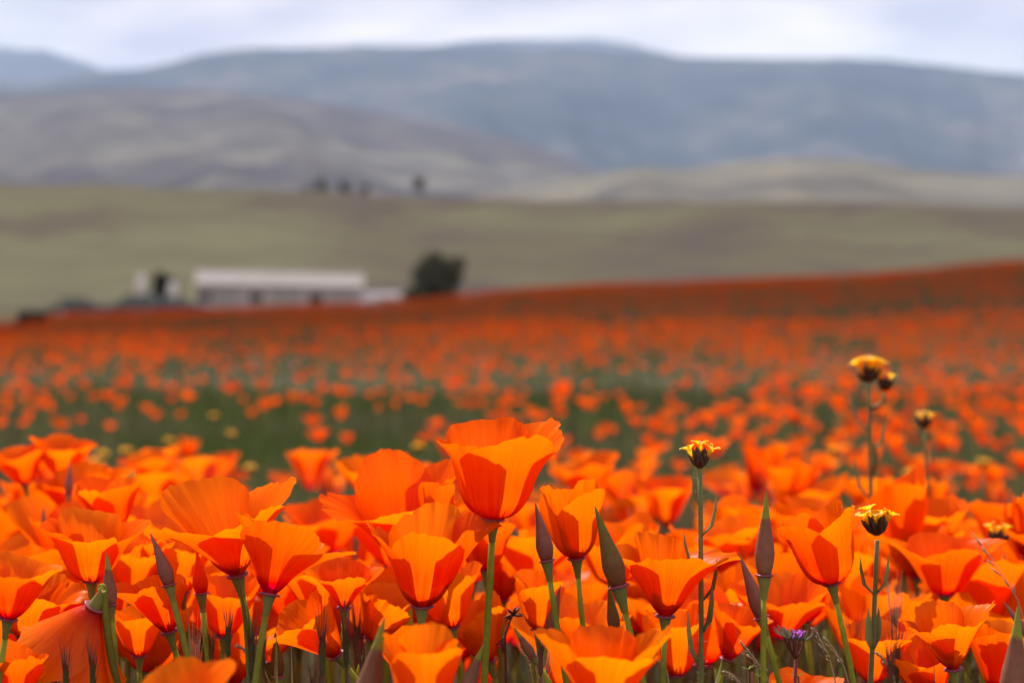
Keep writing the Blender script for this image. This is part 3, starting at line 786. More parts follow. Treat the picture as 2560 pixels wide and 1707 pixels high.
# ------------------------------------------------------------------ the open field
def field_density(x, y):
    """share of the ground in flower: bands and clumps, bare green patches where grass is lush"""
    a = VN2(x * 0.75 + 80, y * 0.32 + 80, 3)
    b = VN3(x * 0.22 + 80, y * 0.11 + 80, 3)
    dn = sm(0.36, 0.62, a * 0.62 + b * 0.38 + 0.05 * sm(9, 20, y))
    dn = (0.10 + 0.90 * dn) * (0.62 + 0.38 * sm(8, 22, y)) * (0.75 + 0.25 * sm(-0.10, 0.12, x / y))
    for (cx, cy_, rx, ry) in ((0.50, 11.0, 0.85, 2.0), (-4.0, 15.8, 0.6, 2.8), (2.6, 16.0, 0.42, 1.9), (-1.3, 10.8, 0.85, 1.7), (1.1, 13.8, 0.6, 1.8), (-0.6, 7.6, 0.7, 1.0), (-2.6, 20.0, 1.0, 2.0), (3.6, 24.0, 1.2, 2.0)):
        dn = dn * (1 - 0.93 * np.exp(-(((x - cx) / rx) ** 2 + ((y - cy_) / ry) ** 2) ** 1.5))
    return dn

def field_points(n, d0, d1, seed, margin=1.9):
    r = np.random.RandomState(seed)
    y = np.sqrt(r.uniform(d0 * d0, d1 * d1, n))
    x = r.uniform(-0.5, 0.5, n) * y * (2560 / F) * margin
    return x, y, r

# petals of a field poppy: a light version of the same cup
def field_flower(seed, nu, nv):
    rs = np.random.RandomState(seed)
    Vs, Fs, Us, n = [], [], [], 0
    R = rot(rs.uniform(-18, 18), rs.uniform(-10, 18), rs.uniform(0, 90))
    sh = np.array(shapes[seed % len(shapes)]) + 6
    for i in range(4):
        V, Fc, U = petal_geo(rs, 0.042, 1.15, sh, i * PI / 2, i % 2 == 1, nu, nv)
        Vs.append(V @ R.T); Fs.append(Fc + n); Us.append(U); n += len(V)
    return np.concatenate(Vs), np.concatenate(Fs), np.concatenate(Us)

def scatter_flowers(name, n, d0, d1, seed, nu, nv, label, beside=False):
    if beside:                                   # the crowded drift going on to both sides of what the photograph frames
        r = np.random.RandomState(seed)
        y = np.sqrt(r.uniform(d0 * d0, d1 * d1, n)); x = (0.285 * y + r.uniform(0, 0.9, n)) * np.where(r.rand(n) < .5, -1, 1)
    else:
        x, y, r = field_points(n, d0, d1, seed)
        keep = r.rand(n) < field_density(x, y)
        x, y = x[keep], y[keep]
    m = len(x)
    h = r.uniform(0.21, 0.31, m) - 0.02 if beside else r.uniform(0.16, 0.28, m)
    z = ground_z(x, y) + h
    tm = [field_flower(seed * 10 + j, nu, nv) for j in range(8)]
    which = r.randint(0, 8, m)
    Vs, Fs, Us, Cs = [], [], [], []; off = 0
    for j in range(8):
        ix = np.where(which == j)[0]
        if not len(ix): continue
        V, Fc, U = tm[j]
        a = r.rand(len(ix)) * 2 * PI; s = r.uniform(0.9, 1.15, len(ix)) if beside else r.uniform(0.60, 0.98, len(ix))
        ca, sa = np.cos(a), np.sin(a)
        X = (V[None, :, 0] * ca[:, None] - V[None, :, 1] * sa[:, None]) * s[:, None] + x[ix][:, None]
        Y = (V[None, :, 0] * sa[:, None] + V[None, :, 1] * ca[:, None]) * s[:, None] + y[ix][:, None]
        Z = V[None, :, 2] * s[:, None] + z[ix][:, None]
        Vs.append(np.stack([X, Y, Z], -1).reshape(-1, 3))
        Fs.append((Fc[None] + (off + np.arange(len(ix)) * len(V))[:, None, None]).reshape(-1, 4))
        Us.append(np.tile(U, (len(ix), 1)))
        t = r.uniform(0.85, 1.0, (len(ix), 1)) * np.array((1.0, 1.0, 1.0)); t[:, 1] *= r.uniform(0.55, 0.95, len(ix))
        Cs.append(np.repeat(t, len(V), 0)); off += len(ix) * len(V)
    me = mesh(name, np.concatenate(Vs), np.concatenate(Fs), M_PETAL_FAR, uv=np.concatenate(Us), col=np.concatenate(Cs))
    obj(name, me, kind='stuff', label=label, category='poppies')
    # their thin stems
    sv = np.zeros((m, 4, 3)); w = 0.0018
    b = np.stack([x, y, z], -1)
    sv[:, 0] = b + (-w, 0, 0); sv[:, 1] = b + (w, 0, 0); sv[:, 2] = b + np.stack([w + r.uniform(-.03, .03, m), 0 * x, -h - .01], -1); sv[:, 3] = sv[:, 2] - (2 * w, 0, 0)
    c = np.tile(np.array((0.12, 0.13, 0.05)), (m * 4, 1))
    return sv.reshape(-1, 3), (np.arange(m)[:, None] * 4 + np.arange(4)), c

# about a hundred of the nearest field poppies as single plants
x, y, r = field_points(900, 2.9, 7.0, 901, 1.05)
keep = np.where(r.rand(900) < field_density(x, y) * 1.6 + 0.04)[0]
order = keep[np.argsort(y[keep])][:60]
YMAX = float(y[order].max())
for j, i in enumerate(order):
    h = r.uniform(0.17, 0.30); sc = r.uniform(0.85, 1.1)
    loc = (x[i], y[i], gz(x[i], y[i]) + h - H0 * sc)
    copy_thing(TEMPL[j % len(TEMPL)], loc, r.uniform(0, 2 * PI), sc, FIELD_LABEL)
stemV, stemF, stemC, off = [], [], [], 0
for a in (('field_poppies', 2500, YMAX - 0.4, 11, 5, 4, 4, 'countless orange poppies over the middle of the open field'),
          ('field_poppies_beyond', 14500, 11, 24, 6, 3, 3, 'dense orange poppies covering the rising field'),
          ('field_poppies_farthest', 62000, 24, 66, 7, 3, 2, 'red-orange sheet of poppies along the crest of the field'),
          ('drift_poppies', 620, 0.8, 2.8, 8, 7, 6, 'orange poppies of the crowded drift going on to both sides', True)):
    v, f, c = scatter_flowers(*a)
    stemV.append(v); stemF.append(f + off); stemC.append(c); off += len(v)
obj('field_poppy_stems', mesh('field_poppy_stems', np.concatenate(stemV), np.concatenate(stemF), M_GRASS, col=np.concatenate(stemC)), kind='stuff', label='thin green stems under the field poppies', category='stems')

# ------------------------------------------------------------------ grass and herbs covering the soil
PAL = np.array([(0.105, 0.105, 0.045), (0.085, 0.10, 0.035), (0.115, 0.112, 0.068), (0.13, 0.115, 0.075), (0.16, 0.11, 0.07), (0.13, 0.07, 0.045), (0.06, 0.085, 0.024), (0.095, 0.115, 0.06)])
def grass(name, n, d0, d1, seed, h0, h1, w0, w1, weights, label, lush=True, seg=3, margin=1.9, gain=1.0):
    x, y, r = field_points(n, d0, d1, seed, margin)
    z = ground_z(x, y) - 0.004
    h = r.uniform(h0, h1, n) * (0.7 + 0.6 * VN1(x * 1.5 + 90, y * 1.5 + 90, 2))
    w = r.uniform(w0, w1, n)
    a = r.rand(n) * 2 * PI; ln = r.uniform(0.05, 0.45, n) * h
    dx, dy = np.cos(a) * ln, np.sin(a) * ln
    s = r.rand(n) * 2 * PI; sx, sy = np.cos(s) * w / 2, np.sin(s) * w / 2
    cols = PAL[r.choice(len(PAL), n, p=np.array(weights) / sum(weights))] * r.uniform(0.6, 1.15, (n, 1)) * (1.0 if lush else 1.15) * gain
    if lush:
        g = 1 - field_density(x, y) / (field_density(x, y).max() + 1e-6)
        pn = VN3(x * 0.8 + 20, y * 0.35 + 20, 3)
        m = 0.8 * sm(0.50, 0.66, pn * 0.7 + 0.3 * g)[:, None] * (r.rand(n, 1) < 0.8)
        cols = cols * (1 - m) + m * gain * np.array((0.050, 0.082, 0.016)) * r.uniform(0.7, 1.3, (n, 1))
    V = np.zeros((n, seg * 2 + 1, 3)); Fq = []
    for k in range(seg):
        t = k / seg; wk = 1 - 0.55 * t
        bx, by, bz = x + dx * t * t, y + dy * t * t, z + h * t
        V[:, 2 * k] = np.stack([bx - sx * wk, by - sy * wk, bz], -1)
        V[:, 2 * k + 1] = np.stack([bx + sx * wk, by + sy * wk, bz], -1)
    V[:, -1] = np.stack([x + dx, y + dy, z + h], -1)
    m = seg * 2 + 1; base = np.arange(n)[:, None] * m
    tris = []
    for k in range(seg - 1):
        tris += [base + np.array((2 * k, 2 * k + 1, 2 * k + 3)), base + np.array((2 * k, 2 * k + 3, 2 * k + 2))]
    tris.append(base + np.array((2 * seg - 2, 2 * seg - 1, 2 * seg)))
    obj(name, mesh(name, V.reshape(-1, 3), np.concatenate(tris), M_GRASS, col=np.repeat(cols, m, 0)), kind='stuff', label=label, category='grass')

grass('grass', 30000, 0.70, 2.6, 21, 0.10, 0.27, 0.0010, 0.0028, (2.5, 1.6, 1.2, 3, 4, 4.5, .8, .8), 'fine green and reddish grass at the feet of the near poppies', lush=False, margin=2.4)
grass('feathery_leaves', 24000, 0.95, 2.8, 24, 0.06, 0.21, 0.0016, 0.0040, (1, 2, 0.5, 0.3, 0.3, 0.5, 2, 6), 'feathery blue-green poppy leaves low between the near stems', lush=False, margin=2.2)
grass('herbs', 100000, 2.4, 13.0, 22, 0.05, 0.145, 0.003, 0.009, (3, 3, 2.4, 2, 1.4, 0.8, 2, 2), 'grey-green herbs between the poppies of the open field', gain=0.9)
grass('meadow', 110000, 12, 68, 23, 0.05, 0.13, 0.007, 0.02, (3, 3.5, 0.9, 0.7, 0.6, 0.7, 3.5, 0.8), 'olive meadow growth under the far poppies', seg=2, gain=0.7)

# ------------------------------------------------------------------ yellow-flowered fiddlenecks
def hairs(b, pts, n, rs, ln=0.0016, r0=0.0012):
    pts = np.asarray(pts)
    for i in range(n):
        t = rs.rand() * (len(pts) - 1.001); k = int(t); p = pts[k] + (pts[k + 1] - pts[k]) * (t - k)
        a = rs.rand() * 6.28; d = np.array((math.cos(a), math.sin(a), 0.25)) * (ln * rs.uniform(0.6, 1.3) + r0)
        b.tube([p + d * 0.4, p + d], [0.00007, 0.00002], 3, cap=False)

def fiddleneck_parts(root, pts, k, seed, n_open=3, leaves=7, detail=True, lean=(0, 0)):
    rs = np.random.RandomState(seed)
    pts = np.asarray(pts); top = pts[-1]
    obj('stem', MB().tube(pts, np.linspace(0.0017, 0.0011, len(pts)) * k, 8, 0.05).mesh('stem', M_FID_STEM), root)
    if detail:
        b = MB(); hairs(b, pts[int(len(pts) * .6):], 190, rs)
        obj('hairs', b.mesh('hairs', M_HAIR), root, kind='stuff')
    # narrow leaves up the stem
    for i in range(leaves):
        t = 0.70 + 0.29 * (i + 0.3 * rs.rand()) / leaves
        j = int(t * (len(pts) - 1)); p = pts[j]
        a = i * 2.4 + rs.uniform(-.4, .4); ln = k * rs.uniform(0.024, 0.034) * (1.05 - 0.45 * t)
        o = np.array((math.cos(a), math.sin(a) * 0.6, 0)); u = np.array((0, 0, 1.0))
        q = [p, p + (o * 0.30 + u * 0.3) * ln, p + (o * 0.42 + u * 0.7) * ln, p + (o * 0.5 + u * 1.05) * ln]
        obj('leaf', MB().blade(q, np.array((0.0018, 0.0038, 0.0030, 0.0003)) * k, 0.3, np.cross(o, u)).mesh('leaf', M_FID_STEM), root)
    # dark bristly calyx cluster
    b = MB()
    for i in range(26):
        a = rs.rand() * 6.28; e = rs.uniform(0.0, 1.3)
        dv = np.array((math.cos(a) * math.cos(e), math.sin(a) * math.cos(e), math.sin(e) * 0.9 + 0.65)); dv /= np.linalg.norm(dv)
        s0 = top + np.array((0, 0, 0.002 * k)) + dv * 0.0008 * k
        ln = 0.0082 * k * rs.uniform(0.75, 1.1)
        b.tube([s0, s0 + dv * ln * 0.45, s0 + dv * ln * 0.8 + (0, 0, 0.0004 * k), s0 + dv * ln + (0, 0, 0.0008 * k)], np.array((0.0008, 0.0015, 0.0010, 0.0001)) * k, 6)
    obj('calyx', b.mesh('calyx', M_FID_DARK), root)
    for i in range(n_open):
        a = (i + 0.5) / n_open * 2 - 1 if n_open > 1 else -0.3
        dv = np.array((a * 0.52 + lean[0], rs.uniform(-.35, .25), 1.0)); dv /= np.linalg.norm(dv)
        s0 = top + dv * 0.004 * k; c = top + dv * (0.0128 * k) + np.array((a * 0.001 * k, 0, rs.uniform(-.002, .0012)))
        z = dv; x = np.cross((0, 1, 0), z); x /= np.linalg.norm(x); yv = np.cross(z, x)
        b = MB()
        b.tube([s0, s0 * 0.4 + c * 0.6, c], np.array((0.0006, 0.0008, 0.0013)) * k, 8, cap=False)
        for m in range(5):
            th = m * 2 * PI / 5 + rs.rand(); d = math.cos(th) * x + math.sin(th) * yv; sd = -math.sin(th) * x + math.cos(th) * yv
            V, Fc, U = [], [], []
            for (rr, ww, hh) in ((0.0008, 0.0007, 0.0), (0.0019, 0.0015, 0.0009), (0.0031, 0.0017, 0.0016), (0.0039, 0.0010, 0.0014)):
                for sgn in (-1, 0, 1):
                    V.append(c + d * rr * k + sd * sgn * ww * k + z * (hh + 0.0003 * abs(sgn)) * k); U.append((0.5, 0.4 + rr * 150))
            for q in range(3):
                for w in range(2):
                    Fc.append((q * 3 + w, q * 3 + w + 1, q * 3 + w + 4, q * 3 + w + 3))
            b.add(V, Fc, U)
        obj('flower', b.mesh('flower', M_FID_YEL), root)

def fiddleneck(lab, head, foot_px, d, k, seed, n_open=3, leaves=7, detail=True, twin=None):
    h = P(*head, d)
    ft = foot_for(h, foot_px, d)
    root = thing('fiddleneck', ft, lab, 'wildflower', 'yellow-headed fiddlenecks')
    pts = bez(np.zeros(3), (h - ft) * 0.55 + np.array((0.004, 0, 0)), h - ft, 22)
    fiddleneck_parts(root, pts, k, seed, n_open, leaves, detail)
    if twin is not None:
        q = P(*twin, d) - ft
        s = pts[int(len(pts) * 0.93)]
        tp = bez(s, (s + q) / 2 + np.array((0.006, 0, -0.004)), q, 7)
        fiddleneck_parts(root, tp, k * 0.8, seed + 50, 2, 0, False)
    return root

fiddleneck('hairy weed with yellow flowers on a dark head beside the pleated fan poppy', (1750, 1182), 1746, .905, 1.02, 3, 3)
fiddleneck('weed with a flat cluster of yellow flowers on a black head beside the tulip-shaped poppy', (2193, 1350), 2172, .955, 1.08, 4, 6, 6, False)
fiddleneck('tall blurred weed with two yellow heads rising over the field', (2172, 966), 2180, 1.42, 1.4, 5, 6, 5, False, (2212, 985))
fiddleneck('small blurred yellow-headed weed beside the tall two-headed one', (2312, 1078), 2320, 1.60, 1.1, 6, 2, 4, False)
fiddleneck('blurred yellow-headed weed at the edge of the drift, dark head below the straw stalk', (2495, 1368), 2490, 1.22, 1.0, 7, 3, 4, False)
rs_f = np.random.RandomState(55)
for (px, py, d) in ((270, 1130, 3.2), (300, 1122, 3.4), (245, 1150, 3.0), (345, 1180, 3.1), (1045, 1110, 3.6), (430, 1095, 4.0), (570, 1075, 4.4), (640, 1165, 3.3), (2290, 1180, 2.9), (2450, 1150, 3.2), (2100, 1120, 3.5), (530, 1030, 5.0)):
    h = P(px, py + 20, d); g0 = gz(h[0], h[1])
    root = thing('fiddleneck', (h[0], h[1], g0 - .003), 'tiny yellow fleck of a fiddleneck standing in the green of the open field', 'wildflower', 'field fiddlenecks')
    fiddleneck_parts(root, bez((0, 0, 0), (0.01, 0, 0.1), (rs_f.uniform(-.01, .01), 0, max(0.12, h[2] - g0)), 8), 1.3, int(px), 4, 3, False)

# ------------------------------------------------------------------ grasses with seed heads
def grass_leaf(root, base, tip, w, rs, mat, name='leaf'):
    base = np.asarray(base, float); tip = np.asarray(tip, float)
    mid = (base + tip) / 2 + np.array((rs.uniform(-.004, .004), rs.uniform(-.004, .004), 0))
    q = bez(base, mid, tip, 7)
    obj(name, MB().blade(q, np.array((0.8, 1, 1, .92, .75, .45, .04)) * w, 0.3, (1, rs.uniform(-.6, .6), 0)).mesh(name, mat), root)

def foxtail_parts(root, top_base, head_len, seed, mat=None, awn=None, leaves=2, foot=np.zeros(3)):
    """stem, a spike of overlapping spikelets and long awns"""
    rs = np.random.RandomState(seed); mat = mat or M_FOX; awn = awn or M_AWN
    tb = np.asarray(top_base, float)
    up = tb - foot; up = up / np.linalg.norm(up); up = up * 0.8 + np.array((0, 0, 0.2)); up /= np.linalg.norm(up)
    pts = bez(foot, tb - up * 0.08, tb, 10)
    obj('stem', MB().tube(pts, np.linspace(0.0011, 0.0008, 10), 6).mesh('stem', mat), root)
    sp, aw = MB(), MB()
    n = 26
    for i in range(n):
        t = i / n; a = i * 2.4
        o = np.array((math.cos(a), math.sin(a), 0))
        s0 = tb + up * head_len * t * 0.62
        ln = head_len * rs.uniform(0.26, 0.36)
        spread = 0.09 + 0.10 * rs.rand()
        d = up + o * spread; d /= np.linalg.norm(d)
        sp.tube([s0, s0 + d * ln * 0.4, s0 + d * ln], [0.0005, 0.00115, 0.0002], 5, cap=False)
        e = s0 + d * ln; l2 = head_len * rs.uniform(0.5, 1.0)
        d2 = up + o * (spread * 1.1) + rs.uniform(-.05, .05, 3); d2 /= np.linalg.norm(d2)
        aw.tube([e - d * 0.001, e + d2 * l2 * 0.5, e + d2 * l2], [0.00018, 0.00013, 0.00004], 4, cap=False)
    obj('spikelets', sp.mesh('spikelets', mat), root)
    obj('awns', aw.mesh('awns', awn), root)
    for i in range(leaves):
        j = 4 + i * 2; p = pts[j]
        s = 1 if i % 2 else -1
        grass_leaf(root, p, p + np.array((s * rs.uniform(.004, .010), rs.uniform(-.004, .004), rs.uniform(.05, .075))), 0.0032, rs, M_LEAF)

def foxtail(lab, base_px, tip_py, d, sx, seed, leaves=2, mat=None, awn=None, group='foxtail grass heads'):
    h = P(*base_px, d); t = P(base_px[0], tip_py, d)
    ft = foot_for(h, sx, d)
    root = thing('foxtail_grass', ft, lab, 'grass', group)
    foxtail_parts(root, h - ft, max(0.012, (t[2] - h[2]) * 0.62), seed, mat, awn, leaves)
    return root

foxtail('dark green foxtail head between the orange bud and the bowl poppy stem', (570, 1642), 1500, .905, 568, 1)
foxtail('dark foxtail head with long red awns under the drooping poppy', (806, 1690), 1500, .90, 806, 2, 1)
foxtail('slim foxtail head rising behind the stem of the small open cup', (866, 1668), 1490, .925, 868, 3, 1)
foxtail('broad foxtail head beside the fan-shaped poppy stem', (628, 1700), 1500, .895, 625, 4, 3)
foxtail('foxtail head low between the fan poppy and the bowl poppy stems', (655, 1690), 1545, .93, 652, 5, 2)
foxtail('reddish foxtail head beside the thick pointed bud', (905, 1715), 1590, .93, 905, 6, 1, M_AWN)
foxtail('thin foxtail awns in front of the nodding poppy', (165, 1745), 1590, .845, 165, 7, 2)
foxtail('green foxtail head at the foot of the slim dark bud stems', (232, 1745), 1580, .86, 232, 8, 2)
foxtail('reddish foxtail awns between the purple bud and the orange bud stems', (528, 1680), 1560, .96, 526, 9, 1, M_AWN)
foxtail('wine-red foxtail beside the grey pointed bud', (1352, 1690), 1560, .92, 1352, 10, 1, M_AWN)
foxtail('pale reddish foxtail beside the second weed stem', (2225, 1735), 1590, .95, 2225, 11, 0, M_AWN)
rs_g = np.random.RandomState(91)
FT = []
for i in range(46):
    d = rs_g.uniform(0.93, 1.5); x = rs_g.uniform(-0.27, 0.27) * d; hgt = rs_g.uniform(0.20, 0.255); sc = hgt / 0.23
    loc = (x, d, gz(x, d) - .004)
    if i < 4:
        root = thing('foxtail_grass', loc, 'thin foxtail grass head lost among the crowded poppy stems', 'grass', 'foxtail grass among the stems', 0, sc)
        foxtail_parts(root, np.array((rs_g.uniform(-.01, .01), 0, 0.205)), 0.026, 60 + i, (M_FOX, M_AWN, M_STRAW, M_AWN)[i], (M_AWN, M_AWN, M_STRAW, M_STRAW)[i], 2)
        FT.append(root)
    else:
        copy_thing(FT[i % 4], loc, rs_g.uniform(0, 6.28), sc)
for i, (px, tip) in enumerate(((728, 1600), (1752, 1640), (690, 1560), (1630, 1565), (2335, 1640), (915, 1610), (388, 1640), (1505, 1600), (2420, 1690))):
    d = .92; t = P(px, tip, d); ft = np.array((t[0] + 0.004, t[1], gz(t[0], t[1]) - .004))
    labs = ('single upright grass blade with dark tip between the foxtail heads', 'short leaf blade at the foot of the hairy weed stem', 'grass blade beside the fan-shaped poppy stem', 'curved grass blade beside the hairy weed stem', 'grass blade low beside the butterfly poppy', 'grass blade beside the reddish foxtail head', 'grass blade between the purple bud stem and the small upright cup', 'grass blade under the long green and dark red bud', 'short grass blade under the butterfly poppy')
    root = thing('grass_blade', ft, labs[i], 'grass', 'single grass blades')
    grass_leaf(root, np.zeros(3), t - ft, 0.0042, np.random.RandomState(i), M_LEAF, 'blade')

# dry straw plumes
def straw(lab, base_px, tip_px, d, seed, n=16):
    rs = np.random.RandomState(seed)
    b0, t0 = P(*base_px, d), P(*tip_px, d)
    ft = foot_for(b0, base_px[0] * 2 - tip_px[0] if base_px[1] > 1690 else base_px[0] + (base_px[0] - tip_px[0]) * 0.5, d)
    root = thing('dry_grass', ft, lab, 'grass', 'dry grass plumes')
    b0 = b0 - ft; t0 = t0 - ft
    pts = np.concatenate([bez(np.zeros(3), b0 * 0.6 + np.array((0, 0, .02)), b0, 8), bez(b0, (b0 + t0) / 2 + np.array((0, 0, .003)), t0, 8)[1:]])
    obj('stalk', MB().tube(pts, np.linspace(0.0006, 0.00015, len(pts)), 5).mesh('stalk', M_STRAW), root)
    sp = MB(); ax = (t0 - b0); ln = np.linalg.norm(ax); ax /= ln
    for i in range(n):
        t = 0.05 + 0.9 * i / n; p = b0 + ax * ln * t
        o = rs.normal(0, 1, 3); o -= ax * (o @ ax); o /= np.linalg.norm(o)
        dv = ax + o * 0.38; dv /= np.linalg.norm(dv); l2 = ln * rs.uniform(0.20, 0.34)
        sp.tube([p, p + dv * l2 * 0.35, p + dv * l2 * 0.6], [0.0002, 0.0006, 0.0001], 4, cap=False)
        e = p + dv * l2 * 0.55; sp.tube([e, e + (dv + o * 0.1) * l2 * 0.8], [0.0001, 0.00003], 3, cap=False)
    obj('spikelets', sp.mesh('spikelets', M_STRAW), root)
straw('dry straw plume leaning between the hairy weed and the tall mauve bud stem', (1916, 1690), (1848, 1604), .93, 1)
straw('dry straw plume beside the purple-flowered weed', (2078, 1660), (2032, 1568), .93, 2)
straw('second dry straw plume beyond the purple-flowered weed', (2110, 1665), (2058, 1592), .95, 3)
straw('dry straw plume beside the second yellow-headed weed stem', (2232, 1680), (2190, 1628), .96, 4, 10)
straw('thin arching straw stalk with tiny seeds over the soft blurred poppy', (2545, 1500), (2430, 1330), 1.0, 5, 6)
straw('wispy straw low beside the nodding poppy tip', (66, 1600), (14, 1572), .95, 6, 10)
straw('pale straw between the foxtail heads', (655, 1660), (590, 1610), 1.0, 7)
straw('pale straw low beside the pleated bowl poppy', (1668, 1680), (1640, 1645), .93, 8, 6)
straw('straw plume low in front of the wide shaded poppy', (1855, 1712), (1808, 1676), .94, 9)
straw('dry straw tangled under the grey pointed bud', (1330, 1690), (1300, 1600), .98, 10)

# ------------------------------------------------------------------ purple-flowered weed and maroon star weed
d = .915
c = P(1990, 1645, d); ft = foot_for(c, 1986, d)
root = thing('purple_weed', ft, 'small weed with purple flowers on maroon stalks between the straw plumes', 'wildflower')
c = c - ft
pts = bez(np.zeros(3), c * 0.5, c, 10)
obj('stem', MB().tube(pts, np.linspace(.0011, .0008, 10), 6).mesh('stem', M_MAROON), root)
b = MB(); hairs(b, pts[6:], 60, np.random.RandomState(1), .0012, .0008); obj('hairs', b.mesh('hairs', M_HAIR), root, kind='stuff')
for i, (hx, hy, op) in enumerate(((1972, 1596, 0), (1984, 1600, 1), (1996, 1600, 1), (2008, 1602, 0), (1962, 1592, 0))):
    rs = np.random.RandomState(i)
    h = P(hx, hy, d - 0.004 + 0.002 * i) - ft
    obj('stalk', MB().tube(bez(c, (c + h) / 2 + np.array(((h - c)[0] * .4, 0, 0)), h, 6), [.0006, .0005, .0005, .0005, .0006, .0008], 5).mesh('stalk', M_MAROON), root)
    sp, pt = MB(), MB(); lx = (hx - 1988) / 30.0
    for m in range(5):
        th = m * 1.2566 + rs.rand() * .4; o = np.array((math.cos(th), math.sin(th), 0))
        e = h + o * 0.0022 + np.array((lx * 0.004, 0, 0.0055))
        q = [h, h + o * 0.0016 + np.array((lx * .001, 0, .0018)), (h + e) / 2 + o * 0.0012, e]
        sp.blade(q, (0.0006, 0.0020, 0.0017, 0.0002), 0.3, np.cross(o, (0, 0, 1.0)))
        if op:
            e2 = h + o * 0.0032 + np.array((0, 0, 0.0046)); pt.blade([h + (0, 0, .001), (h + e2) / 2 + (0, 0, .0008), e2], (0.0005, 0.0024, 0.0012), 0.15, np.cross(o, (0, 0, 1.0)))
    f = obj('flower_head', sp.mesh('sepals', M_SEPAL), root)
    if op:
        obj('petals', pt.mesh('petals', M_PURPLE), f)
d = .935
c = P(1262, 1590, d); ft = foot_for(c, 1265, d)
root = thing('star_weed', ft, 'thin maroon weed with a star-shaped seed head beside the tall single poppy stem', 'weed')
c = c - ft; h = P(1283, 1536, d) - ft
obj('stem', MB().tube(np.concatenate([bez(np.zeros(3), c * .5, c, 8), bez(c, (c + h) / 2 + np.array((0, 0, .002)), h, 6)[1:]]), np.linspace(.0009, .0004, 13), 6).mesh('stem', M_MAROON), root)
b = MB()
for m in range(9):
    th = m * 0.7; dv = np.array((math.cos(th), math.sin(th) * .5, math.sin(th * 1.7) * .8)); dv /= np.linalg.norm(dv)
    b.tube([h, h + dv * .0028, h + dv * .0052], [.0006, .0007, .0001], 5)
obj('seed_head', b.mesh('seed_head', M_MAROON), root)
e = P(1240, 1612, d) - ft
obj('branch', MB().tube(bez(c, (c + e) / 2, e, 5), .0004, 5).mesh('branch', M_MAROON), root)
obj('pod', MB().tube([c + (-.0005, 0, 0), c + (-.001, 0, -.004), c + (-.0012, 0, -.008)], [.0004, .0012, .0002], 6).mesh('pod', M_MAROON), root)
rs = np.random.RandomState(5)
for j, (px, py) in enumerate(((1872, 1672), (1898, 1690), (1996, 1690))):
    d = .93; t = P(px, py, d); ft = np.array((t[0], t[1], gz(t[0], t[1]) - .003))
    root = thing('feathery_herb', ft, ('small feathery green herb at the foot of the straw plume', 'second feathery green herb beside the tall mauve bud stem', 'feathery herb at the purple-flowered weed stem')[j], 'herb', 'feathery herbs')
    t = t - ft
    pts = bez(np.zeros(3), t * .5 + np.array((.003, 0, 0)), t, 12)
    obj('stem', MB().tube(pts, .0005, 5).mesh('stem', M_LEAF), root)
    b = MB()
    for q in range(26):
        p = pts[rs.randint(7, 12)]; a = rs.rand() * 6.28; dv = np.array((math.cos(a), math.sin(a), rs.uniform(.2, 1.2))) * .0042
        b.blade([p, p + dv * .5, p + dv], (.0004, .0012, .0003), .2, np.cross(dv, (.1, .2, 1)))
    obj('leaflets', b.mesh('leaflets', M_LEAF), root)

# ------------------------------------------------------------------ barn, cars, trees across the field
M_ROOF = solid('white_metal_roof', (0.52, 0.47, 0.44), 0.45, 0.5, 0.4, 0.18)
M_WALL = solid('mauve_grey_boards', (0.40, 0.34, 0.35), 0.8, 0.2, 0.6, 0.25)
M_TRIM = solid('grey_trim', (0.30, 0.27, 0.27), 0.7)
M_DARK = solid('dark_opening', (0.03, 0.028, 0.03), 0.4, 0.4)
M_WHITE = solid('white_paint', (0.62, 0.56, 0.54), 0.6)
M_BARK = solid('bark', (0.06, 0.05, 0.04), 0.9, 0.1, 2.0)
M_TYRE = solid('tyre', (0.02, 0.02, 0.02), 0.8)
M_GLASS = solid('car_glass', (0.02, 0.025, 0.03), 0.05, 0.8, 1.0, 0.05)
M_CHROME = solid('bright_metal', (0.6, 0.6, 0.6), 0.15, 0.5, 1.0, 0.05, 1.0)

a0, a1 = P(487, 760, 168.0), P(905, 760, 170.0)
mid = (a0 + a1) / 2; vec = a1 - a0; LB = float(np.linalg.norm(vec[:2])); yaw = math.atan2(vec[1], vec[0])
gb = gz(mid[0], mid[1])
barn = thing('barn', (mid[0], mid[1], gb - 0.05), 'long low barn with a pale metal roof and mauve-grey walls across the field', 'barn', None, yaw)
H_E, H_R, DB = CAM_Z + 0.95 - gb, CAM_Z + 2.10 - gb, 4.6
hx, hy = LB / 2, DB / 2
b = MB()
b.box((0, -hy, H_E / 2), (hx - .3, 0.1, H_E / 2)); b.box((0, hy, H_E / 2), (hx - .3, 0.1, H_E / 2))
for sx_ in (-1, 1):
    xx = sx_ * (hx - .3)
    V = [(xx - .1, -hy + .1, 0), (xx - .1, hy - .1, 0), (xx - .1, hy - .1, H_E), (xx - .1, 0, H_R - .12), (xx - .1, -hy + .1, H_E)]
    V += [(v[0] + .2, v[1], v[2]) for v in V]
    b.add(V, [(0, 1, 2, 3, 4), (9, 8, 7, 6, 5), (0, 5, 6, 1), (1, 6, 7, 2), (2, 7, 8, 3), (3, 8, 9, 4), (4, 9, 5, 0)])
obj('wall', b.mesh('wall', M_WALL, False), barn)
NP = 16
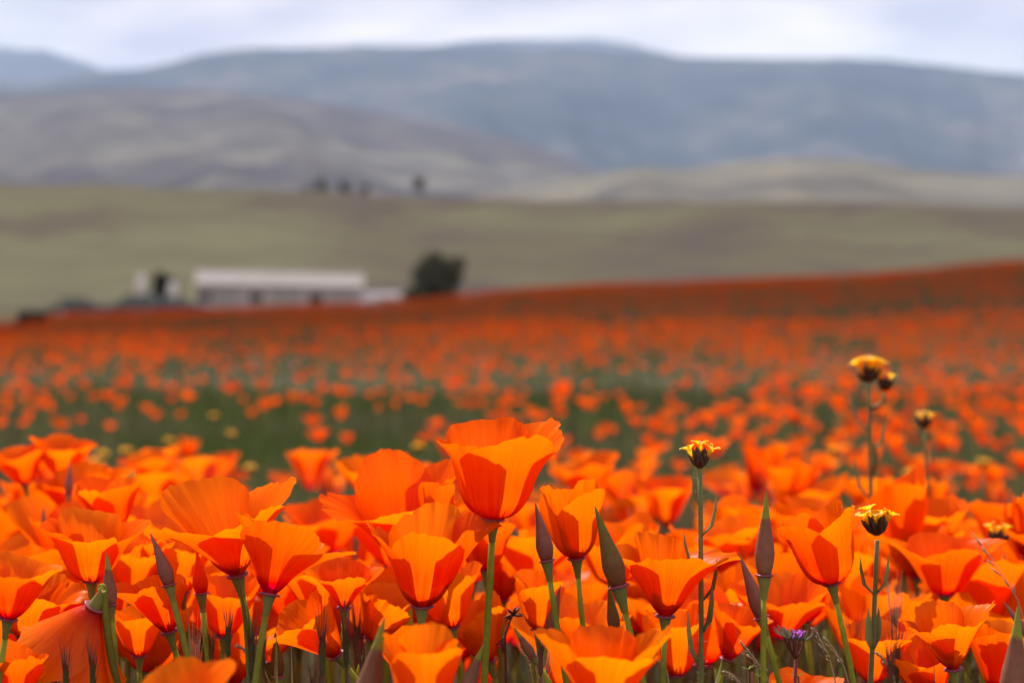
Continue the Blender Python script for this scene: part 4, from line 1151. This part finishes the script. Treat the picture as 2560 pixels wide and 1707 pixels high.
for k in range(NP):                              # roof sheets, near and far slope
    for s in (-1, 1):
        x0, x1 = -hx + k * LB / NP + .01, -hx + (k + 1) * LB / NP - .01
        ov = 0.35
        V = []
        for zz in (0, .05):
            lift = zz + (0.012 if k % 2 else 0)
            V += [(x0, s * (hy + ov), H_E - .05 + lift), (x1, s * (hy + ov), H_E - .05 + lift), (x1, s * .02, H_R + lift), (x0, s * .02, H_R + lift)]
        obj('roof_sheet', mesh('roof_sheet', V, [(0, 1, 2, 3), (7, 6, 5, 4), (0, 4, 5, 1), (1, 5, 6, 2), (2, 6, 7, 3), (3, 7, 4, 0)], M_ROOF, smooth=False), barn)
obj('ridge_cap', MB().box((0, 0, H_R + .08), (hx, .22, .04)).mesh('ridge_cap', M_ROOF, False), barn)
for xx in (-4.6, 0.6, 5.2):
    dr = obj('door', MB().box((xx, -hy - .13, 1.05), (1.1, .05, 1.05)).mesh('door', M_TRIM, False), barn)
    obj('door_frame', MB().box((xx, -hy - .12, 2.15), (1.25, .06, .08)).mesh('door_frame', M_TRIM, False), dr)
for xx in (-6.2, -2.0, 3.0):
    w = obj('window', MB().box((xx, -hy - .12, 1.5), (.55, .04, .38)).mesh('window', M_GLASS, False), barn)
    obj('window_frame', MB().box((xx, -hy - .14, 1.08), (.65, .07, .05)).mesh('window_frame', M_TRIM, False), w)

barn.rotation_euler.y = 0.018                 # the ground falls away to the right
sh = P(985, 762, 176.0); g2 = gz(sh[0], sh[1])
shed = thing('shed', (sh[0], sh[1], g2 - .03), 'low white shed beside the right end of the barn', 'shed', None, 0.35)
TT = CAM_Z + 0.22 - g2
obj('wall', MB().box((0, 0, (TT - .2) / 2), (2.3, 1.6, (TT - .2) / 2)).mesh('wall', M_WHITE, False), shed)
V = [(-2.5, -1.8, TT - .22), (2.5, -1.8, TT - .22), (2.5, 1.8, TT + .05), (-2.5, 1.8, TT + .05)]; V += [(a, b_, c_ + .08) for a, b_, c_ in V]
obj('roof', mesh('roof', V, [(3, 2, 1, 0), (4, 5, 6, 7), (0, 1, 5, 4), (1, 2, 6, 5), (2, 3, 7, 6), (3, 0, 4, 7)], M_WHITE, smooth=False), shed)
obj('door', MB().box((.8, -1.63, .75), (.45, .03, .75)).mesh('door', M_TRIM, False), shed)
obj('window', MB().box((-1.0, -1.63, 1.0), (.45, .03, .3)).mesh('window', M_GLASS, False), shed)

def paint(name, c):
    return solid(name, c, 0.25, 0.6, 1.0, 0.08)
def car(lab, px, d, yaw, color, name='paint', suv=False):
    p = P(px, 760, d); g = gz(p[0], p[1])
    root = thing('parked_car', (p[0], p[1], g), lab, 'car', 'cars parked beside the barn', yaw)
    hgt = 1.68 if suv else 1.45
    pf = [(-2.15, .35), (-2.2, .62), (-2.12, .86), (-1.0 if not suv else -2.05, .98)]
    low = [(-2.15, .30), (-2.2, .60), (-2.1, .88), (-1.35, .95), (.95, .97), (1.6, .88), (2.1, .72), (2.18, .5), (2.1, .30)]
    def extr(prof, w0, w1, nm, mat, par):
        V = [(x, -w0 if z < .9 else -w1, z) for x, z in prof] + [(x, w0 if z < .9 else w1, z) for x, z in prof]
        n = len(prof)
        Fc = [tuple(range(n)), tuple(range(2 * n - 1, n - 1, -1))] + [(i, i + n, (i + 1) % n + n, (i + 1) % n) for i in range(n)]
        return obj(nm, mesh(nm, V, Fc, mat, smooth=False), par)
    body = extr(low, .88, .84, 'body', paint(name, color), root)
    xb = -2.0 if suv else -1.6
    cab = [(xb, .96), (xb + .35, hgt - .06), (xb + .6, hgt), (.15, hgt), (.95, .96)]
    V = [(x, -.82 if z < 1 else -.64, z) for x, z in cab] + [(x, .82 if z < 1 else .64, z) for x, z in cab]; n = 5
    obj('cabin', mesh('cabin', V, [tuple(range(n)), tuple(range(2 * n - 1, n - 1, -1))] + [(i, i + n, (i + 1) % n + n, (i + 1) % n) for i in range(n)], body.data.materials[0], smooth=False), root)
    for s in (-1, 1):
        V = [(xb + .28, s * .815, 1.02), (.75, s * .815, 1.02), (.18, s * .675, hgt - .1), (xb + .5, s * .675, hgt - .1)]
        obj('side_window', mesh('side_window', V, [(0, 1, 2, 3)], M_GLASS, smooth=False), root)
        obj('headlight', MB().box((2.08, s * .62, .68), (.08, .16, .07)).mesh('headlight', M_CHROME, False), root)
        for wx in (-1.35, 1.35):
            w = obj('wheel', MB().tube([(wx, s * .72, .33), (wx, s * .92, .33)], .33, 16).mesh('wheel', M_TYRE), root)
            obj('rim', MB().tube([(wx, s * .90, .33), (wx, s * .935, .33)], .2, 12).mesh('rim', M_CHROME), w)
    V = [(.93, -.74, 1.02), (.93, .74, 1.02), (.21, .6, hgt - .06), (.21, -.6, hgt - .06)]
    obj('windscreen', mesh('windscreen', [(x + .03, y_, z + .02) for x, y_, z in V], [(0, 1, 2, 3)], M_GLASS, smooth=False), root)
    return root
car('black car parked first in the dark row beside the barn', 205, 140.0, 0.10, (0.015, 0.018, 0.022), 'black_paint')
car('dark charcoal car parked in the middle of the row beside the barn', 330, 142.0, PI + .05, (0.03, 0.028, 0.03), 'charcoal_paint', True)
car('dark blue car parked last in the row, touching the barn front', 452, 144.0, 0.05, (0.02, 0.025, 0.04), 'dark_blue_paint')
car('pale blue-grey car between the barn and the low white shed', 936, 168.0, 1.2, (0.42, 0.47, 0.55), 'pale_blue_paint')

def tank(lab, px, d, r, h, z_top_py):
    p = P(px, z_top_py, d); g = gz(p[0], p[1])
    root = thing('water_tank', (p[0], p[1], g - .05), lab, 'tank', 'pale tanks by the barn')
    hh = p[2] - g
    obj('tank_body', MB().lathe([(0, 0), (r, 0), (r, hh * .8), (r * .8, hh * .93), (r * .3, hh), (0, hh)], None, 20).mesh('tank_body', M_WHITE), root)
    obj('band', MB().lathe([(r * 1.0, hh * .4), (r * 1.03, hh * .4), (r * 1.03, hh * .44), (r, hh * .44)], None, 20).mesh('band', M_TRIM), root)
    obj('lid', MB().lathe([(r * .25, hh * .99), (r * .25, hh * 1.04), (0, hh * 1.05)], None, 12).mesh('lid', M_TRIM), root)
tank('pale round-topped water tank at the left end of the barn', 432, 156.0, .40, 2, 702)
tank('pale water tank behind the small dark tree', 352, 172.0, .45, 2, 684)

# trees: tapered trunk, limbs, and a crown of many small leaf faces
def tree(lab, foot, h, w, seed, tint, name='tree', group=None, n_leaf=1400, leaf=0.12, lobes=5, low=0.15, cone=False):
    rs = np.random.RandomState(seed)
    root = thing(name, foot, lab, 'tree' if name != 'shrub' else 'shrub', group)
    b = MB()
    b.tube(bez((0, 0, -.1), (.05 * w, 0, h * .3), (0, 0, h * .7), 7), np.linspace(.05, .015, 7) * h * .6, 8)
    cs = []
    for i in range(lobes):
        a = i * 2.4 + rs.rand(); q = rs.uniform(.15, .5) * w * .8; zt = h * rs.uniform(low + .25, .9)
        if cone: q *= 1.1 - zt / h
        e = np.array((math.cos(a) * q, math.sin(a) * q, zt))
        b.tube(bez((0, 0, h * .2), (e[0] * .4, e[1] * .4, zt * .6), e, 5), np.linspace(.018, .006, 5) * h * .6, 5)
        cs.append((e, rs.uniform(.20, .32) * w))
    obj('trunk', b.mesh('trunk', M_BARK), root)
    per = n_leaf // lobes; Vs = []; Cs = []
    for e, r in cs:
        dv = rs.normal(0, 1, (per, 3)); dv /= np.linalg.norm(dv, axis=1)[:, None]
        rad = r * rs.uniform(.35, 1.0, per) ** .5 * (0.75 + 0.5 * VN1(dv[:, 0] * 2 + 30 + seed, dv[:, 2] * 2 + 30, 2))
        c = e + dv * rad[:, None] * np.array((1, 1, .95)); c[:, 2] = np.clip(c[:, 2], h * low, h * 1.02)
        for k in range(3):
            Vs.append(c + rs.normal(0, leaf, (per, 3)))
        Cs.append(np.tile(tint, (per, 1)) * rs.uniform(.6, 1.4, (per, 1)))
    m = lobes
    V = np.stack([np.concatenate(Vs[k::3]) for k in range(3)], 1).reshape(-1, 3)
    col = np.repeat(np.concatenate(Cs), 3, 0)
    obj('crown', mesh('crown', V, np.arange(len(V)).reshape(-1, 3), M_GRASS, col=col, smooth=False), root)
    return root
p = P(1088, 760, 120.0); g = gz(p[0], p[1])
tree('dark two-topped juniper tree at the edge of the poppy field', (p[0] - .62, p[1], g), CAM_Z + 2.6 - g, 2.1, 1, (0.125, 0.125, 0.09), 'juniper_tree', None, 4200, .10, 16, .04)
tree('dark bushy tree joined to the right of the two-topped juniper', (p[0] + .62, p[1] + 1, g), CAM_Z + 2.7 - g, 2.1, 9, (0.13, 0.13, 0.09), 'juniper_tree', None, 4200, .10, 16, .04)
p = P(412, 760, 158.0); g = gz(p[0], p[1])
tree('small dark tree between the parked cars and the barn', (p[0], p[1], g), CAM_Z + 1.9 - g, 2.6, 2, (0.035, 0.035, 0.03), 'small_tree', None, 1600, .12, 6)
for i, (px, hp) in enumerate(((766, 26), (803, 48), (862, 46), (911, 30), (1050, 50))):
    d = 815.0; p = P(px, 490 + (2 if i < 4 else 4), d)
    lab = ('low rounded tree first of the four in the group on the grassy hill crest', 'tallest dark tree in the group of four on the grassy hill crest', 'second tall dark tree in the group on the grassy hill crest', 'short dark tree ending the group on the grassy hill crest', 'lone dark tree apart from the group on the grassy hill crest')[i]
    hh = hp / F * d
    tree(lab, p - np.array((0, 0, 1.5)), hh + 1.5, hh * .62, 20 + i, (0.16, 0.165, 0.13), 'hill_tree', 'trees on the grassy hill crest', 700, .42, 5, .12)
for i, (px, py, d, hh, ww) in enumerate(((62, 775, 47.0, .50, .42), (104, 772, 48.0, .50, .42), (20, 790, 44.0, .36, .4))):
    p = P(px, py, d); g = gz(p[0], p[1])
    tree(('dark shrub standing on the field crest beside another dark shrub', 'very dark compact shrub on the field crest below the parked cars', 'pale pinkish dry shrub on the field crest')[i], (p[0], p[1], g), hh, ww, 40 + i, ((0.035, 0.028, 0.025), (0.022, 0.018, 0.018), (0.20, 0.13, 0.11))[i], 'shrub', 'shrubs on the field crest', 600, .03, 5, .05)

# ------------------------------------------------------------------ the hazy air of the valley
me = bpy.data.meshes.new('haze')
x0, x1, y0, y1, z0, z1 = -17000, 17000, -400, 21600, -14, 1650
me.from_pydata([(x0, y0, z0), (x1, y0, z0), (x1, y1, z0), (x0, y1, z0), (x0, y0, z1), (x1, y0, z1), (x1, y1, z1), (x0, y1, z1)], [], [(0, 3, 2, 1), (4, 5, 6, 7), (0, 1, 5, 4), (1, 2, 6, 5), (2, 3, 7, 6), (3, 0, 4, 7)])
hm, hn, hl = new_mat('haze_air')
ho = hn.new('ShaderNodeOutputMaterial'); hv = hn.new('ShaderNodeVolumePrincipled')
hv.inputs['Color'].default_value = (0.55, 0.69, 1.0, 1)
hv.inputs['Density'].default_value = 6.2e-5
hv.inputs['Anisotropy'].default_value = 0.0
hl.new(hv.outputs[0], ho.inputs['Volume'])
me.materials.append(hm)
obj('haze', me, kind='stuff', label='thin blue haze filling the valley air', category='haze')

# ------------------------------------------------------------------ an unseen cloud, added to shade the valley behind the sunlit drift
ALT = 1780.0
off = np.array((to_sun[0], to_sun[1])) / to_sun[2] * (ALT - CAM_Z)
rs_c = np.random.RandomState(4)
nth, nr = 96, 16
th = np.linspace(0, 2 * PI, nth, endpoint=False)
Rx, Ry = 1700.0, 660.0
wobr = 1 + 0.10 * np.sin(3 * th + 1.0) + 0.06 * np.sin(7 * th + 0.4) + 0.04 * np.sin(13 * th + 2.0)
bx, by = np.cos(th) * Rx * wobr, np.sin(th) * Ry * wobr
front = np.where(by < 0)[0]; k0 = front[np.argmin(np.abs(bx[front]))]
EDGE = 18.0                                   # ground distance at which half the sun is covered
cx, cyy = -bx[k0], EDGE - by[k0]
V = []; Fc = []
rr_ = np.concatenate([np.linspace(0.04, 1, nr), np.linspace(1, 0.04, nr)[1:]])
for j, q in enumerate(rr_):
    top = j < nr
    for k in range(nth):
        hgt = math.sqrt(max(0.0, 1 - q * q))
        nz = 0.6 + 0.8 * float(VN1(bx[k] * q / 260 + 40, by[k] * q / 260 + 40, 4))
        V.append((cx + bx[k] * q + off[0], cyy + by[k] * q + off[1], ALT + (330 * hgt * nz if top else -70 * hgt * nz)))
n = len(rr_)
for j in range(n - 1):
    for k in range(nth):
        Fc.append((j * nth + k, j * nth + (k + 1) % nth, (j + 1) * nth + (k + 1) % nth, (j + 1) * nth + k))
Fc.append(tuple(range(nth))[::-1]); Fc.append(tuple((n - 1) * nth + k for k in range(nth)))
from mathutils.bvhtree import BVHTree
V = np.array(V)
bvh = BVHTree.FromPolygons([tuple(v) for v in V], Fc)
def shaded(y):
    return bvh.ray_cast(Vector((0.0, y, 0.3)), to_sun)[0] is not None
y_hi = next(y for y in np.arange(-2500.0, 3000.0, 3.0) if shaded(y)); y_lo = y_hi - 3.0
for _ in range(12):
    ym = (y_lo + y_hi) / 2
    y_lo, y_hi = (y_lo, ym) if shaded(ym) else (ym, y_hi)
V[:, 1] += EDGE - y_hi                        # bring the shadow's near edge to where the photograph has it
cm, cn, cl = new_mat('cloud_white')
co = cn.new('ShaderNodeOutputMaterial'); cd = cn.new('ShaderNodeBsdfDiffuse'); ct = cn.new('ShaderNodeBsdfTranslucent'); cx_ = cn.new('ShaderNodeMixShader')
cd.inputs['Color'].default_value = (0.92, 0.92, 0.93, 1); ct.inputs['Color'].default_value = (0.92, 0.92, 0.93, 1); cx_.inputs[0].default_value = 0.5
cl.new(cd.outputs[0], cx_.inputs[1]); cl.new(ct.outputs[0], cx_.inputs[2]); cl.new(cx_.outputs[0], co.inputs['Surface'])
obj('cloud', mesh('cloud', V, Fc, cm), kind='structure', label='broad unseen white cloud added to shade the valley behind the sunlit poppies')
